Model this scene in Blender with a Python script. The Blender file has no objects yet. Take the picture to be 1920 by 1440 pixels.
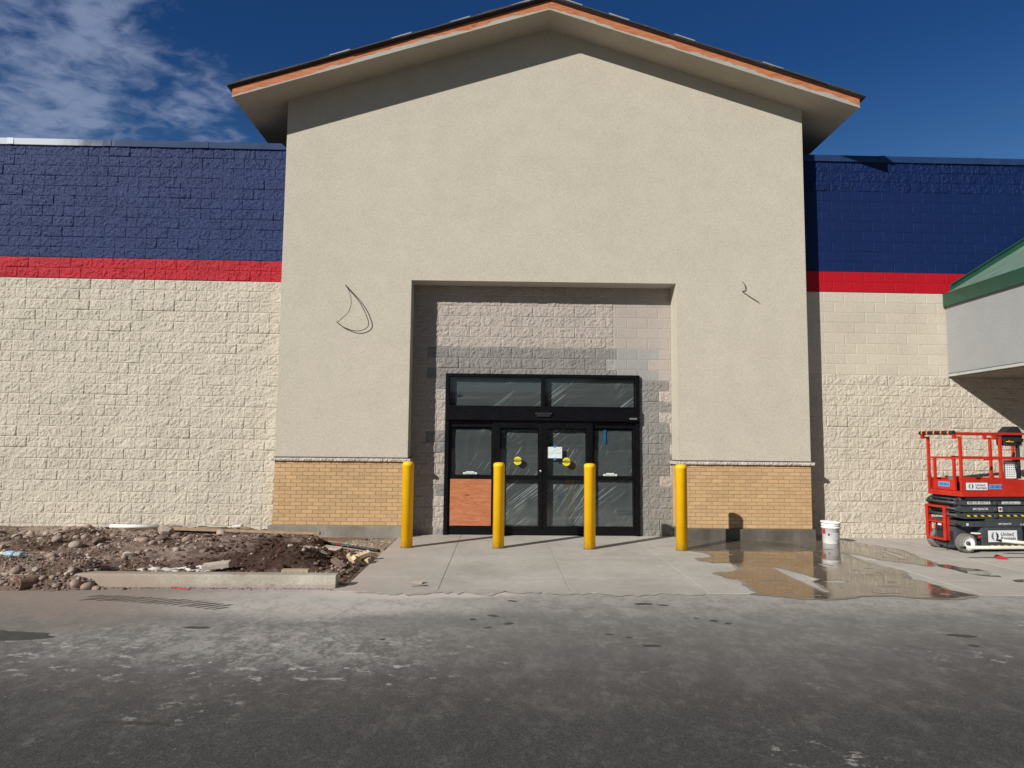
import bpy, bmesh, math, random
import numpy as np
from mathutils import Vector, Matrix, Euler
from mathutils.geometry import tessellate_polygon

random.seed(7)
RNG = np.random.default_rng(11)
S = bpy.context.scene
COL = S.collection

# ------------------------------------------------------------------ noise
def vnoise(x, y, seed=0):
    xi = np.floor(x).astype(np.int64); yi = np.floor(y).astype(np.int64)
    fx = x - xi; fy = y - yi
    fx = fx * fx * (3 - 2 * fx); fy = fy * fy * (3 - 2 * fy)
    def h(a, b):
        n = (a * 374761393 + b * 668265263 + seed * 982451653) & 0x7fffffff
        n = ((n ^ (n >> 13)) * 1274126177) & 0x7fffffff
        n = n ^ (n >> 16)
        return (n & 0xffff) / 65535.0
    return ((h(xi, yi) * (1 - fx) + h(xi + 1, yi) * fx) * (1 - fy)
            + (h(xi, yi + 1) * (1 - fx) + h(xi + 1, yi + 1) * fx) * fy)

def fbm(x, y, seed=0, octaves=4, gain=.5):
    s = 0; a = 1; t = 0
    for o in range(octaves):
        s = s + a * (vnoise(x * 2 ** o, y * 2 ** o, seed + o * 17) - .5); t += a; a *= gain
    return s / t

def hsh(*k):
    n = 0.0
    for i, v in enumerate(k):
        n += v * (12.9898 + 65.233 * i)
    return (math.sin(n) * 43758.5453) % 1.0

# ------------------------------------------------------------------ materials
class N:
    def __init__(s, name):
        s.m = bpy.data.materials.new(name); s.m.use_nodes = True
        s.t = s.m.node_tree; s.n = s.t.nodes
        s.b = s.n['Principled BSDF']; s.out = s.n['Material Output']
    def add(s, kind, **kw):
        nd = s.n.new(kind)
        for k, v in kw.items():
            setattr(nd, k, v)
        return nd
    def link(s, a, b): s.t.links.new(a, b)
    def coord(s, scale=(1, 1, 1), rot=(0, 0, 0), loc=(0, 0, 0), src='Object'):
        tc = s.add('ShaderNodeTexCoord'); mp = s.add('ShaderNodeMapping')
        s.link(tc.outputs[src], mp.inputs['Vector'])
        mp.inputs['Scale'].default_value = scale; mp.inputs['Rotation'].default_value = rot
        mp.inputs['Location'].default_value = loc
        return mp.outputs['Vector']
    def noise(s, scale, detail=4, rough=.55, vec=None, dist=0):
        nd = s.add('ShaderNodeTexNoise')
        nd.inputs['Scale'].default_value = scale; nd.inputs['Detail'].default_value = detail
        nd.inputs['Roughness'].default_value = rough; nd.inputs['Distortion'].default_value = dist
        s.link(vec if vec is not None else s.coord(), nd.inputs['Vector'])
        return nd.outputs['Fac']
    def ramp(s, fac, stops):
        r = s.add('ShaderNodeValToRGB')
        e = r.color_ramp.elements
        while len(e) < len(stops): e.new(.5)
        for i, (p, c) in enumerate(stops):
            e[i].position = p; e[i].color = (c if len(c) == 4 else (*c, 1)) if hasattr(c, '__len__') else (c, c, c, 1)
        s.link(fac, r.inputs['Fac'])
        return r.outputs['Color']
    def mix(s, fac, a, b, mode='MIX'):
        nd = s.add('ShaderNodeMix', data_type='RGBA', blend_type=mode)
        for v, k in ((fac, 0), (a, 6), (b, 7)):
            if isinstance(v, (int, float)): nd.inputs[k].default_value = v if k == 0 else (v, v, v, 1)
            elif isinstance(v, tuple): nd.inputs[k].default_value = (*v[:3], 1)
            else: s.link(v, nd.inputs[k])
        return nd.outputs[2]
    def math(s, op, a, b=0.0, clamp=False):
        nd = s.add('ShaderNodeMath', operation=op, use_clamp=clamp)
        for v, k in ((a, 0), (b, 1)):
            if isinstance(v, (int, float)): nd.inputs[k].default_value = v
            else: s.link(v, nd.inputs[k])
        return nd.outputs[0]
    def maprange(s, v, a, b, c=0, d=1, smooth=True):
        nd = s.add('ShaderNodeMapRange')
        nd.interpolation_type = 'SMOOTHSTEP' if smooth else 'LINEAR'
        s.link(v, nd.inputs[0])
        for k, x in ((1, a), (2, b), (3, c), (4, d)): nd.inputs[k].default_value = x
        return nd.outputs[0]
    def bump(s, h, strength=.3, dist=.01, prev=None):
        nd = s.add('ShaderNodeBump')
        nd.inputs['Strength'].default_value = strength; nd.inputs['Distance'].default_value = dist
        s.link(h, nd.inputs['Height'])
        if prev is not None: s.link(prev, nd.inputs['Normal'])
        return nd.outputs['Normal']
    def set(s, **kw):
        for k, v in kw.items():
            k = {'color': 'Base Color', 'rough': 'Roughness', 'metal': 'Metallic', 'spec': 'Specular IOR Level',
                 'normal': 'Normal', 'coat': 'Coat Weight', 'coat_rough': 'Coat Roughness', 'alpha': 'Alpha'}[k]
            i = s.b.inputs[k]
            if isinstance(v, tuple): i.default_value = (*v[:3], 1)
            elif isinstance(v, (int, float)): i.default_value = v
            else: s.link(v, i)
        return s.m

def simple(name, color, rough=.5, metal=0, spec=.5, var=.12, vscale=6, bump=0, bscale=60, coat=0):
    n = N(name)
    f = n.noise(vscale, 5)
    lo = tuple(c * (1 - var) for c in color); hi = tuple(min(1, c * (1 + var)) for c in color)
    c = n.ramp(f, [(.3, lo), (.7, hi)])
    kw = {}
    if bump: kw['normal'] = n.bump(n.noise(bscale, 3), bump, .004)
    r = n.maprange(n.noise(vscale * 3, 3), .3, .7, max(0, rough - .08), min(1, rough + .08))
    return n.set(color=c, rough=r, metal=metal, spec=spec, coat=coat, **kw)

M = {}
def mk_block(name, rough, spec, bump):
    n = N(name)
    at = n.add('ShaderNodeAttribute', attribute_name='col')
    f = n.noise(38, 4, .65); g = n.noise(1.1, 4)
    c = n.mix(1.0, at.outputs['Color'], n.ramp(f, [(.3, .88), (.7, 1.08)]), 'MULTIPLY')
    c = n.mix(1.0, c, n.ramp(g, [(.3, .93), (.7, 1.05)]), 'MULTIPLY')
    nm = n.bump(n.noise(85, 3, .75), bump, .014)
    nm = n.bump(n.noise(210, 2, .6), bump * .7, .004, nm)
    return n.set(color=c, rough=rough, spec=spec, normal=nm)
M['block'] = mk_block('masonry_paint', .7, .25, .6)
M['block_blue'] = mk_block('gloss_masonry_paint', .42, .17, .7)
M['brick'] = mk_block('tan_brick', .85, .25, .12)

def mk_stucco(name, color, var=.07):
    n = N(name)
    f = n.noise(.6, 5, .6); g = n.noise(42, 4, .75); d = n.noise(3, 5)
    lo = tuple(c * (1 - var) for c in color); hi = tuple(c * (1 + var) for c in color)
    c = n.ramp(f, [(.3, lo), (.7, hi)])
    c = n.mix(1.0, c, n.ramp(g, [(.36, .85), (.5, 1.0), (.64, 1.11)]), 'MULTIPLY')
    c = n.mix(1.0, c, n.ramp(d, [(.3, .965), (.7, 1.03)]), 'MULTIPLY')
    nm = n.bump(n.noise(80, 3, .8), .5, .008)
    return n.set(color=c, rough=.92, spec=.15, normal=nm)
M['stucco'] = mk_stucco('beige_stucco', (.51, .47, .392), .03)
M['stucco_grey'] = mk_stucco('grey_stucco', (.315, .325, .325), .04)
M['stucco_scratch'] = mk_stucco('grey_scratch_coat', (.38, .37, .33), .1)

n = N('concrete')
f = n.noise(.9, 6, .62); g = n.noise(9, 5, .6); h = n.noise(160, 2)
c = n.ramp(f, [(.28, (.40, .375, .335)), (.5, (.50, .475, .43)), (.72, (.57, .545, .50))])
c = n.mix(1.0, c, n.ramp(g, [(.3, .9), (.7, 1.05)]), 'MULTIPLY')
c = n.mix(1.0, c, n.ramp(h, [(.3, .86), (.7, 1.06)]), 'MULTIPLY')
st = n.noise(1.6, 5, .6, n.coord((1, .25, 1)))
c = n.mix(n.maprange(st, .55, .75, 0, .35), c, (.36, .31, .27))
tc = n.add('ShaderNodeTexCoord'); sx = n.add('ShaderNodeSeparateXYZ'); n.link(tc.outputs['Object'], sx.inputs[0])
fy = n.math('ADD', sx.outputs['Y'], n.math('MULTIPLY', n.math('SUBTRACT', n.noise(1.3, 6, .65), .5), 1.6))
c = n.mix(n.maprange(fy, 8.75, 8.05, 0, .55), c, (.42, .385, .35))
lx = n.math('ADD', sx.outputs['X'], n.math('MULTIPLY', n.math('SUBTRACT', n.noise(1.7, 6, .65), .5), 2.2))
c = n.mix(n.maprange(lx, -.6, -1.9, 0, .6), c, (.46, .38, .335))
M['concrete'] = n.set(color=c, rough=.85, spec=.25, normal=n.bump(n.noise(120, 3), .25, .004))

n = N('kerb_concrete')
f = n.noise(1.6, 6, .6); g = n.noise(40, 4, .6)
c = n.ramp(f, [(.3, (.33, .30, .25)), (.55, (.45, .42, .355)), (.75, (.52, .49, .43))])
c = n.mix(1.0, c, n.ramp(g, [(.3, .82), (.7, 1.08)]), 'MULTIPLY')
sp = n.noise(2.2, 4, .5, n.coord((.9, 2, 2)))
c = n.mix(n.maprange(sp, .62, .7, 0, .8), c, (.24, .15, .11))
tc = n.add('ShaderNodeTexCoord'); sx = n.add('ShaderNodeSeparateXYZ'); n.link(tc.outputs['Object'], sx.inputs[0])
zz_ = n.math('ADD', sx.outputs['Z'], n.math('MULTIPLY', n.math('SUBTRACT', n.noise(5, 6, .7), .5), .16))
c = n.mix(n.maprange(zz_, .06, .0, 0, .6), c, (.30, .23, .185)); c = n.mix(n.maprange(zz_, .135, .165, 0, .55), c, (.33, .25, .205))
lx = n.math('ADD', sx.outputs['X'], n.math('MULTIPLY', n.math('SUBTRACT', n.noise(2, 5, .65), .5), 1.5)); c = n.mix(n.maprange(lx, -3.4, -4.3, 0, .75), c, (.36, .28, .22))
M['kerb'] = n.set(color=c, rough=.9, spec=.2, normal=n.bump(g, .4, .008))

n = N('plinth_concrete')
f = n.noise(2.2, 6, .6, n.coord((1, 1, .5))); g = n.noise(50, 4)
c = n.ramp(f, [(.3, (.17, .155, .125)), (.5, (.235, .22, .185)), (.75, (.33, .31, .265))])
c = n.mix(1.0, c, n.ramp(g, [(.3, .85), (.7, 1.06)]), 'MULTIPLY')
M['plinth'] = n.set(color=c, rough=.85, spec=.25, normal=n.bump(g, .3, .006))
n = N('damp_plinth_concrete')
f = n.noise(2.6, 6, .6, n.coord((1, 1, .5))); g = n.noise(50, 4)
c = n.ramp(f, [(.3, (.075, .066, .054)), (.5, (.115, .104, .088)), (.75, (.19, .175, .15))])
c = n.mix(1.0, c, n.ramp(g, [(.3, .85), (.7, 1.06)]), 'MULTIPLY')
M['plinth_wet'] = n.set(color=c, rough=.6, spec=.35, normal=n.bump(g, .3, .006))

# asphalt with drifts of pale dust and reddish dirt near the kerb
n = N('asphalt')
tc = n.add('ShaderNodeTexCoord'); sx = n.add('ShaderNodeSeparateXYZ'); n.link(tc.outputs['Object'], sx.inputs[0])
X, Y = sx.outputs['X'], sx.outputs['Y']
grain = n.noise(95, 4, .75); chip = n.noise(120, 2, .5)
c = n.ramp(grain, [(.36, (.026, .0248, .0242)), (.5, (.05, .0475, .0462)), (.64, (.095, .091, .088))])
big = n.noise(.6, 7, .68); med = n.noise(2.6, 8, .72, n.coord((1.5, .95, 1), (0, 0, .35)))
fine = n.noise(11, 6, .75, n.coord((1.4, .9, 1), (0, 0, .3)))
str_ = n.noise(4.5, 8, .75, n.coord((1.1, 1.6, 1), (0, 0, .55)))
warp = n.math('ADD', n.math('MULTIPLY', n.math('SUBTRACT', big, .5), 1.7), n.math('MULTIPLY', n.math('SUBTRACT', med, .5), 1.0))
def ell(cx, cy, rx, ry, a_=1.0, b_=.45, k=1.0):
    px = n.math('DIVIDE', n.math('SUBTRACT', X, cx), rx); py = n.math('DIVIDE', n.math('SUBTRACT', Y, cy), ry)
    rr = n.math('SQRT', n.math('ADD', n.math('MULTIPLY', px, px), n.math('MULTIPLY', py, py)))
    return n.maprange(n.math('ADD', rr, n.math('MULTIPLY', warp, k)), a_, b_)
wob = n.math('ADD', Y, n.math('MULTIPLY', warp, 1.1))
tex = n.math('ADD', n.math('MULTIPLY', med, .5), n.math('MULTIPLY', fine, .5))
grad = n.maprange(wob, 3.9, 7.7, .04, .68)
d1 = n.math('MULTIPLY', grad, n.maprange(tex, .38, .62, .78, 1.1), True)
d1 = n.math('ADD', d1, n.math('MULTIPLY', n.maprange(tex, .50, .60), .10), True)
c = n.mix(d1, c, (.345, .328, .305))
edgeband = n.math('MULTIPLY', n.maprange(wob, 6.9, 8.0), n.maprange(tex, .40, .56, .45, 1.0))
c = n.mix(n.math('MULTIPLY', edgeband, .8), c, (.43, .41, .375))
# pale dust drift in front of the kerb, and the scuffed field before it
c = n.mix(n.math('MULTIPLY', ell(-2.1, 7.6, 2.3, .75, 1.1, .45), n.maprange(tex, .40, .56, .45, 1.0)), c, (.53, .50, .46))
c = n.mix(n.math('MULTIPLY', ell(-2.2, 6.1, 2.4, .95, 1.1, .3), n.maprange(tex, .44, .58, .08, .85)), c, (.40, .38, .355))
sc = n.math('MULTIPLY', n.maprange(str_, .555, .62), n.math('MAXIMUM', ell(-2.3, 5.9, 2.6, 1.2, 1.1, .5), n.maprange(n.noise(.8, 4), .54, .66, 0, .7)))
c = n.mix(n.math('MULTIPLY', sc, .8), c, (.52, .50, .47))
# reddish brown dirt by the planting bed
wx = n.math('ADD', X, n.math('MULTIPLY', warp, 1.5))
dm = n.math('MULTIPLY', n.math('MULTIPLY', n.maprange(wx, -2.4, -4.2), n.maprange(wob, 6.0, 7.5)), n.maprange(tex, .3, .6, .5, .92))
c = n.mix(dm, c, n.mix(fine, (.215, .165, .135), (.36, .295, .25)))
# pale powder spill at the apron corner
c = n.mix(n.math('MULTIPLY', ell(-.85, 8.05, 1.5, .30, 1.0, .6, .8), .9), c, (.62, .55, .51))
c = n.mix(n.maprange(chip, .64, .70, 0, .4), c, (.30, .285, .27))
dk = n.noise(5, 3, .5); c = n.mix(n.maprange(dk, .72, .78, 0, .4), c, (.035, .032, .03))
nm = n.bump(grain, .55, .006); nm = n.bump(n.noise(60, 3), .3, .008, nm)
M['asphalt'] = n.set(color=c, rough=n.maprange(d1, 0, 1, .78, .95), spec=.3, normal=nm)

n = N('dirt')
f = n.noise(1.4, 6, .65); g = n.noise(28, 5, .7); w = n.noise(.9, 4, .6, n.coord((1, 2, 1), loc=(3, 1, 0)))
c = n.ramp(f, [(.36, (.11, .068, .05)), (.5, (.21, .145, .112)), (.64, (.36, .275, .228))])
c = n.mix(1.0, c, n.ramp(g, [(.28, .55), (.5, 1.0), (.72, 1.35)]), 'MULTIPLY')
c = n.mix(n.maprange(w, .60, .72, 0, .45), c, (.36, .31, .28))
tc = n.add('ShaderNodeTexCoord'); sx = n.add('ShaderNodeSeparateXYZ'); n.link(tc.outputs['Object'], sx.inputs[0])
def dell(cx, cy, rx, ry):
    px = n.math('DIVIDE', n.math('SUBTRACT', sx.outputs['X'], cx), rx); py = n.math('DIVIDE', n.math('SUBTRACT', sx.outputs['Y'], cy), ry)
    rr = n.math('SQRT', n.math('ADD', n.math('MULTIPLY', px, px), n.math('MULTIPLY', py, py)))
    return n.maprange(n.math('ADD', rr, n.math('MULTIPLY', n.math('SUBTRACT', n.noise(2.5, 5, .65), .5), 1.6)), 1.05, .6)
c = n.mix(n.math('MULTIPLY', dell(-3.1, 10.15, 1.3, 1.35), .95), c, n.mix(g, (.022, .012, .008), (.13, .08, .06)))
c = n.mix(n.math('MULTIPLY', dell(-4.35, 10.6, .8, .9), .5), c, n.mix(g, (.26, .18, .15), (.46, .37, .33)))
c = n.mix(n.math('MULTIPLY', dell(-7.6, 12.65, 1.2, .4), .9), c, (.46, .375, .30))
nm = n.bump(g, .9, .03); nm = n.bump(n.noise(110, 4, .7), .8, .01, nm)
M['dirt'] = n.set(color=c, rough=.95, spec=.15, normal=nm)

M['cobble'] = simple('cobble', (.33, .25, .20), .85, var=.3, vscale=5, bump=.3, bscale=50, spec=.2)
M['cobble_grey'] = simple('grey_cobble', (.38, .31, .26), .85, var=.25, vscale=5, bump=.3, bscale=50, spec=.2)
M['cobble_dark'] = simple('dark_cobble', (.20, .145, .118), .85, var=.3, vscale=5, bump=.4, bscale=60, spec=.2)
M['chunk'] = simple('broken_concrete', (.46, .41, .35), .9, var=.25, vscale=9, bump=.6, bscale=60, spec=.15)
M['clod'] = simple('dark_clod', (.085, .05, .036), .95, var=.4, vscale=14, bump=.5, bscale=60, spec=.1)
M['lime'] = simple('lime_powder', (.78, .75, .68), .95, var=.12, vscale=12, bump=.5, bscale=60, spec=.1)
M['cream_brick'] = simple('cream_brick', (.66, .52, .33), .85, var=.08, vscale=14, bump=.2, bscale=90, spec=.2)
M['hole_dark'] = simple('dark_core', (.05, .042, .035), .9, spec=.1)
n = N('oil_stain'); M['stain'] = n.set(color=n.ramp(n.noise(9, 5), [(.3, (.05, .046, .042)), (.7, (.10, .092, .082))]), rough=.7, spec=.3)
M['grime'] = simple('grime_ring', (.16, .14, .11), .9)
n = N('yellow_bollard_plastic')
c = n.ramp(n.noise(4, 4), [(.35, (.94, .50, .002)), (.65, (.98, .555, .004))])
tc = n.add('ShaderNodeTexCoord'); sx = n.add('ShaderNodeSeparateXYZ'); n.link(tc.outputs['Object'], sx.inputs[0])
low = n.maprange(n.math('ADD', sx.outputs['Z'], n.math('MULTIPLY', n.math('SUBTRACT', n.noise(14, 5, .7), .5), .5)), .16, -.02, 0, .6)
c = n.mix(low, c, (.45, .29, .06))
scf = n.noise(7, 6, .7, n.coord((1, 1, .35)))
c = n.mix(n.maprange(scf, .65, .72, 0, .35), c, (.62, .36, .04))
M['yellow'] = n.set(color=c, rough=n.maprange(scf, .4, .65, .34, .5), spec=.32)
n = N('plywood')
f = n.noise(3, 6, .65, n.coord((1.2, 1.2, 9)), 1.2); k = n.noise(22, 4, .6, n.coord((.7, 1, 8)))
c = n.ramp(f, [(.28, (.32, .10, .04)), (.5, (.46, .168, .078)), (.72, (.57, .25, .125))])
c = n.mix(1.0, c, n.ramp(k, [(.3, .82), (.7, 1.08)]), 'MULTIPLY')
v = n.add('ShaderNodeTexVoronoi'); v.inputs['Scale'].default_value = 3.1
n.link(n.coord((.6, 1, 1.6)), v.inputs['Vector'])
c = n.mix(n.maprange(v.outputs['Distance'], .11, .05, 0, .7), c, (.14, .05, .025))
M['ply'] = n.set(color=c, rough=.75, spec=.25, normal=n.bump(k, .2, .003))
M['trim_brown'] = simple('brown_drip_edge', (.075, .03, .018), .45, spec=.4)
M['shingle'] = simple('roof_underlay', (.05, .05, .055), .8, var=.3, vscale=14, bump=.4, bscale=90)
M['flap'] = simple('grey_underlay', (.30, .32, .34), .6, var=.2)
M['stone'] = simple('split_stone_cap', (.50, .44, .38), .9, var=.2, vscale=9, bump=.9, bscale=34, spec=.15)
M['flash_dark'] = simple('dark_flashing', (.06, .065, .075), .5)
n = N('blue_coping_metal')
tc = n.add('ShaderNodeTexCoord'); sx = n.add('ShaderNodeSeparateXYZ'); n.link(tc.outputs['Object'], sx.inputs[0])
w = n.math('ADD', sx.outputs['X'], n.math('MULTIPLY', n.math('SUBTRACT', n.noise(2.5, 5, .6, n.coord((1, 1, .3))), .5), 2.2))
pale_sheen = n.maprange(w, -8.3, -9.6, 0, .85)  # whitish left end paints sky reflection and oxidised bloom into the colour
c = n.mix(pale_sheen, n.ramp(n.noise(3, 4), [(.3, (.012, .032, .10)), (.7, (.02, .05, .14))]), (.55, .62, .68))
M['coping'] = n.set(color=c, rough=n.maprange(pale_sheen, 0, .85, .6, .35), spec=.22)
M['frame'] = simple('black_anodised_frame', (.004, .004, .005), .35, spec=.22, var=.3, vscale=8)
M['rubber'] = simple('black_rubber', (.02, .02, .021), .7, spec=.3)
M['wire'] = simple('black_cable', (.02, .018, .016), .5, spec=.4)
M['white_wire'] = simple('pale_cable', (.5, .46, .38), .5)
M['room'] = simple('dark_interior', (.10, .105, .10), .8, spec=.2)

n = N('door_glass')
geo = n.add('ShaderNodeNewGeometry'); vd = n.add('ShaderNodeVectorMath', operation='DOT_PRODUCT'); n.link(geo.outputs['Incoming'], vd.inputs[0]); n.link(geo.outputs['Normal'], vd.inputs[1])
fs = n.math('ADD', .045, n.math('MULTIPLY', .955, n.math('POWER', n.math('SUBTRACT', 1.0, n.math('ABSOLUTE', vd.outputs['Value'])), 5.0)), True)
gl = n.add('ShaderNodeBsdfGlossy'); gl.inputs['Roughness'].default_value = .015; gl.inputs['Color'].default_value = (1, 1, 1, 1)
tr = n.add('ShaderNodeBsdfTransparent'); tr.inputs['Color'].default_value = (.67, .70, .705, 1)
mx = n.add('ShaderNodeMixShader')
n.link(n.math('MULTIPLY', fs, 1.7, True), mx.inputs[0]); n.link(tr.outputs[0], mx.inputs[1]); n.link(gl.outputs[0], mx.inputs[2])
n.link(mx.outputs[0], n.out.inputs['Surface']); M['glass'] = n.m

n = N('wrinkled_plastic_film')
def lines(ang, sx_, sz_, lo, hi, seed):
    tcx = n.add('ShaderNodeTexCoord'); mpx = n.add('ShaderNodeMapping', vector_type='TEXTURE'); n.link(tcx.outputs['Object'], mpx.inputs['Vector'])
    mpx.inputs['Scale'].default_value = (1 / sx_, 1, 1 / sz_); mpx.inputs['Rotation'].default_value = (0, -ang, 0); mpx.inputs['Location'].default_value = (seed, 0, seed * .37)
    return n.maprange(n.noise(1, 3, .6, mpx.outputs['Vector']), lo, hi)
m1 = n.maprange(n.noise(1.3, 2, .5, n.coord(loc=(4, 0, 2))), .47, .60)
diag = n.math('MULTIPLY', lines(.66, .55, 34, .55, .66, 3), m1)
m2 = n.maprange(n.noise(1.5, 2, .5, n.coord(loc=(9, 0, 5))), .52, .62)
dia2 = n.math('MULTIPLY', lines(1.0, .6, 38, .56, .66, 8), m2)
hor = n.math('MULTIPLY', lines(.03, .4, 14, .48, .78, 1), .30)
crease = n.math('MAXIMUM', n.math('MAXIMUM', diag, dia2), hor)
df = n.add('ShaderNodeBsdfDiffuse'); n.link(n.mix(crease, (.40, .44, .44), (.86, .90, .89)), df.inputs['Color'])
gs = n.add('ShaderNodeBsdfGlossy'); gs.inputs['Roughness'].default_value = .25
n.link(n.bump(crease, .5, .01), gs.inputs['Normal'])
tr = n.add('ShaderNodeBsdfTransparent'); tr.inputs['Color'].default_value = (.9, .92, .92, 1)
a = n.add('ShaderNodeMixShader'); a.inputs[0].default_value = .06; n.link(df.outputs[0], a.inputs[1]); n.link(gs.outputs[0], a.inputs[2])
b = n.add('ShaderNodeMixShader'); n.link(n.math('ADD', n.math('MULTIPLY', crease, .30), .34, True), b.inputs[0])
n.link(tr.outputs[0], b.inputs[1]); n.link(a.outputs[0], b.inputs[2]); n.link(b.outputs[0], n.out.inputs['Surface'])
M['film'] = n.m

M['paper'] = simple('white_paper', (.62, .70, .70), .8, var=.04)
M['label_pale'] = simple('pale_label', (.62, .68, .66), .6, var=.06)
M['ink'] = simple('dark_ink', (.03, .035, .045), .7)
M['tape'] = simple('blue_masking_tape', (.03, .20, .52), .6, var=.12)
M['sticker'] = simple('yellow_sticker', (.78, .68, .01), .55, var=.04)
M['sticker_black'] = simple('black_sticker_band', (.02, .02, .015), .6)
n = N('red_lift_paint')
c = n.ramp(n.noise(4, 5), [(.35, (.44, .020, .010)), (.65, (.56, .030, .014))])
wr = n.noise(16, 6, .75); c = n.mix(n.maprange(wr, .60, .68, 0, .7), c, (.20, .045, .03)); c = n.mix(n.maprange(n.noise(9, 6, .75, n.coord(loc=(5, 2, 1))), .63, .70, 0, .5), c, (.50, .22, .17))
M['lift_red'] = n.set(color=c, rough=n.maprange(wr, .4, .65, .38, .6), spec=.4)
M['lift_grey'] = simple('charcoal_lift_paint', (.055, .062, .068), .5, var=.2, vscale=7, spec=.45, bump=.08, bscale=60)
M['lift_dark'] = simple('greasy_black_steel', (.018, .018, .02), .55, var=.3)
M['tyre'] = simple('grey_solid_tyre', (.17, .16, .145), .85, var=.2, vscale=9, bump=.3, bscale=45, spec=.2)
M['rim'] = simple('white_wheel_paint', (.80, .80, .78), .5, var=.06)
M['sign_white'] = simple('white_sign_vinyl', (.74, .76, .77), .4, var=.04)
M['sign_edge'] = simple('dark_sign_border', (.03, .035, .045), .4)
M['navy'] = simple('navy_vinyl', (.008, .018, .07), .45)
M['logo_grey'] = simple('grey_vinyl', (.17, .17, .18), .45)
M['sky_label'] = simple('sky_blue_label', (.10, .36, .72), .5, var=.05)
M['bottle_label'] = simple('pale_blue_wrap', (.32, .52, .66), .4)
M['hazard'] = simple('yellow_hazard_vinyl', (.78, .60, .02), .5, var=.08)
M['white'] = simple('white_vinyl', (.82, .82, .82), .5, var=.05)
M['orange'] = simple('orange_tape', (.80, .20, .03), .55)
M['steel'] = simple('bright_steel', (.55, .55, .53), .35, metal=.8)
M['bucket'] = simple('white_bucket_plastic', (.82, .82, .82), .4, var=.03, spec=.5)
M['bucket_label'] = simple('grey_print', (.48, .50, .52), .6, var=.2, vscale=60)
M['label_red'] = simple('red_print', (.42, .02, .025), .5)
M['green'] = simple('green_painted_metal', (.015, .068, .042), .38, var=.12, vscale=4, spec=.5)
M['green_highlight'] = simple('green_rib_highlight', (.15, .235, .185), .45, var=.15, vscale=4, spec=.5)  # paler green puts the sun's highlight on the roof ribs into the colour
M['dark_trim'] = simple('dark_grey_trim', (.06, .065, .07), .5)
M['pale_trim'] = simple('pale_trim', (.42, .43, .40), .6)
M['soffit_dark'] = simple('brown_soffit', (.22, .19, .155), .85)
M['pole'] = simple('pale_grey_tube', (.60, .59, .54), .45, var=.1, vscale=5, spec=.45)
M['lumber'] = simple('weathered_lumber', (.34, .24, .155), .8, var=.25, vscale=7, bump=.3, bscale=40)
M['pvc'] = simple('white_pvc', (.74, .74, .70), .4, var=.06)
M['pipe_grey'] = simple('dusty_grey_pipe', (.33, .32, .30), .7, var=.2)
M['old_slab'] = simple('stained_slab', (.235, .175, .12), .9, var=.45, vscale=3.5, bump=.5, bscale=60)
M['membrane'] = simple('black_membrane', (.035, .04, .045), .6)
M['rust'] = simple('rusty_tin', (.22, .13, .085), .7, var=.3, vscale=12)
M['red_plastic'] = simple('red_plastic', (.60, .03, .04), .5)
n = N('clear_plastic')
n.b.inputs['Transmission Weight'].default_value = .55; n.b.inputs['IOR'].default_value = 1.3
M['clear'] = n.set(color=n.ramp(n.noise(30, 4), [(.35, (.62, .72, .78)), (.65, (.9, .95, .97))]), rough=.18, normal=n.bump(n.noise(55, 4), .8, .01))
n = N('wet_concrete')
f = n.noise(1.1, 6, .6); g = n.noise(45, 5, .7)
c = n.ramp(f, [(.36, (.10, .08, .058)), (.64, (.185, .155, .12))])
fleck = n.noise(24, 4, .7, n.coord((.55, 1.4, 1)))
foam = n.math('MULTIPLY', n.maprange(fleck, .62, .66), n.maprange(n.noise(1.5, 4, .6), .47, .58))
c = n.mix(n.math('MULTIPLY', foam, .8), c, (.62, .60, .56))
nm = n.bump(n.noise(5, 3, .5), .035, .01); nm = n.bump(g, .02, .004, nm)
M['wet'] = n.set(color=c, rough=n.math('ADD', n.math('MULTIPLY', foam, .5), n.maprange(n.noise(2.5, 5, .6), .42, .62, .03, .13)), spec=.5, normal=nm)

# ------------------------------------------------------------------ object helpers
def tag(o, label=None, cat=None, group=None, kind=None):
    if label: o['label'] = label
    if cat: o['category'] = cat
    if group: o['group'] = group
    if kind: o['kind'] = kind
    return o

def thing(name, label, cat, loc=(0, 0, 0), rotz=0, group=None):
    o = bpy.data.objects.new(name, None); COL.objects.link(o)
    o.location = loc; o.rotation_euler = (0, 0, rotz); o.empty_display_size = .1
    return tag(o, label, cat, group)

def origin(o):
    v = Vector((0, 0, 0))
    while o is not None:
        v = v + o.location; o = o.parent
    return v

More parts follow.
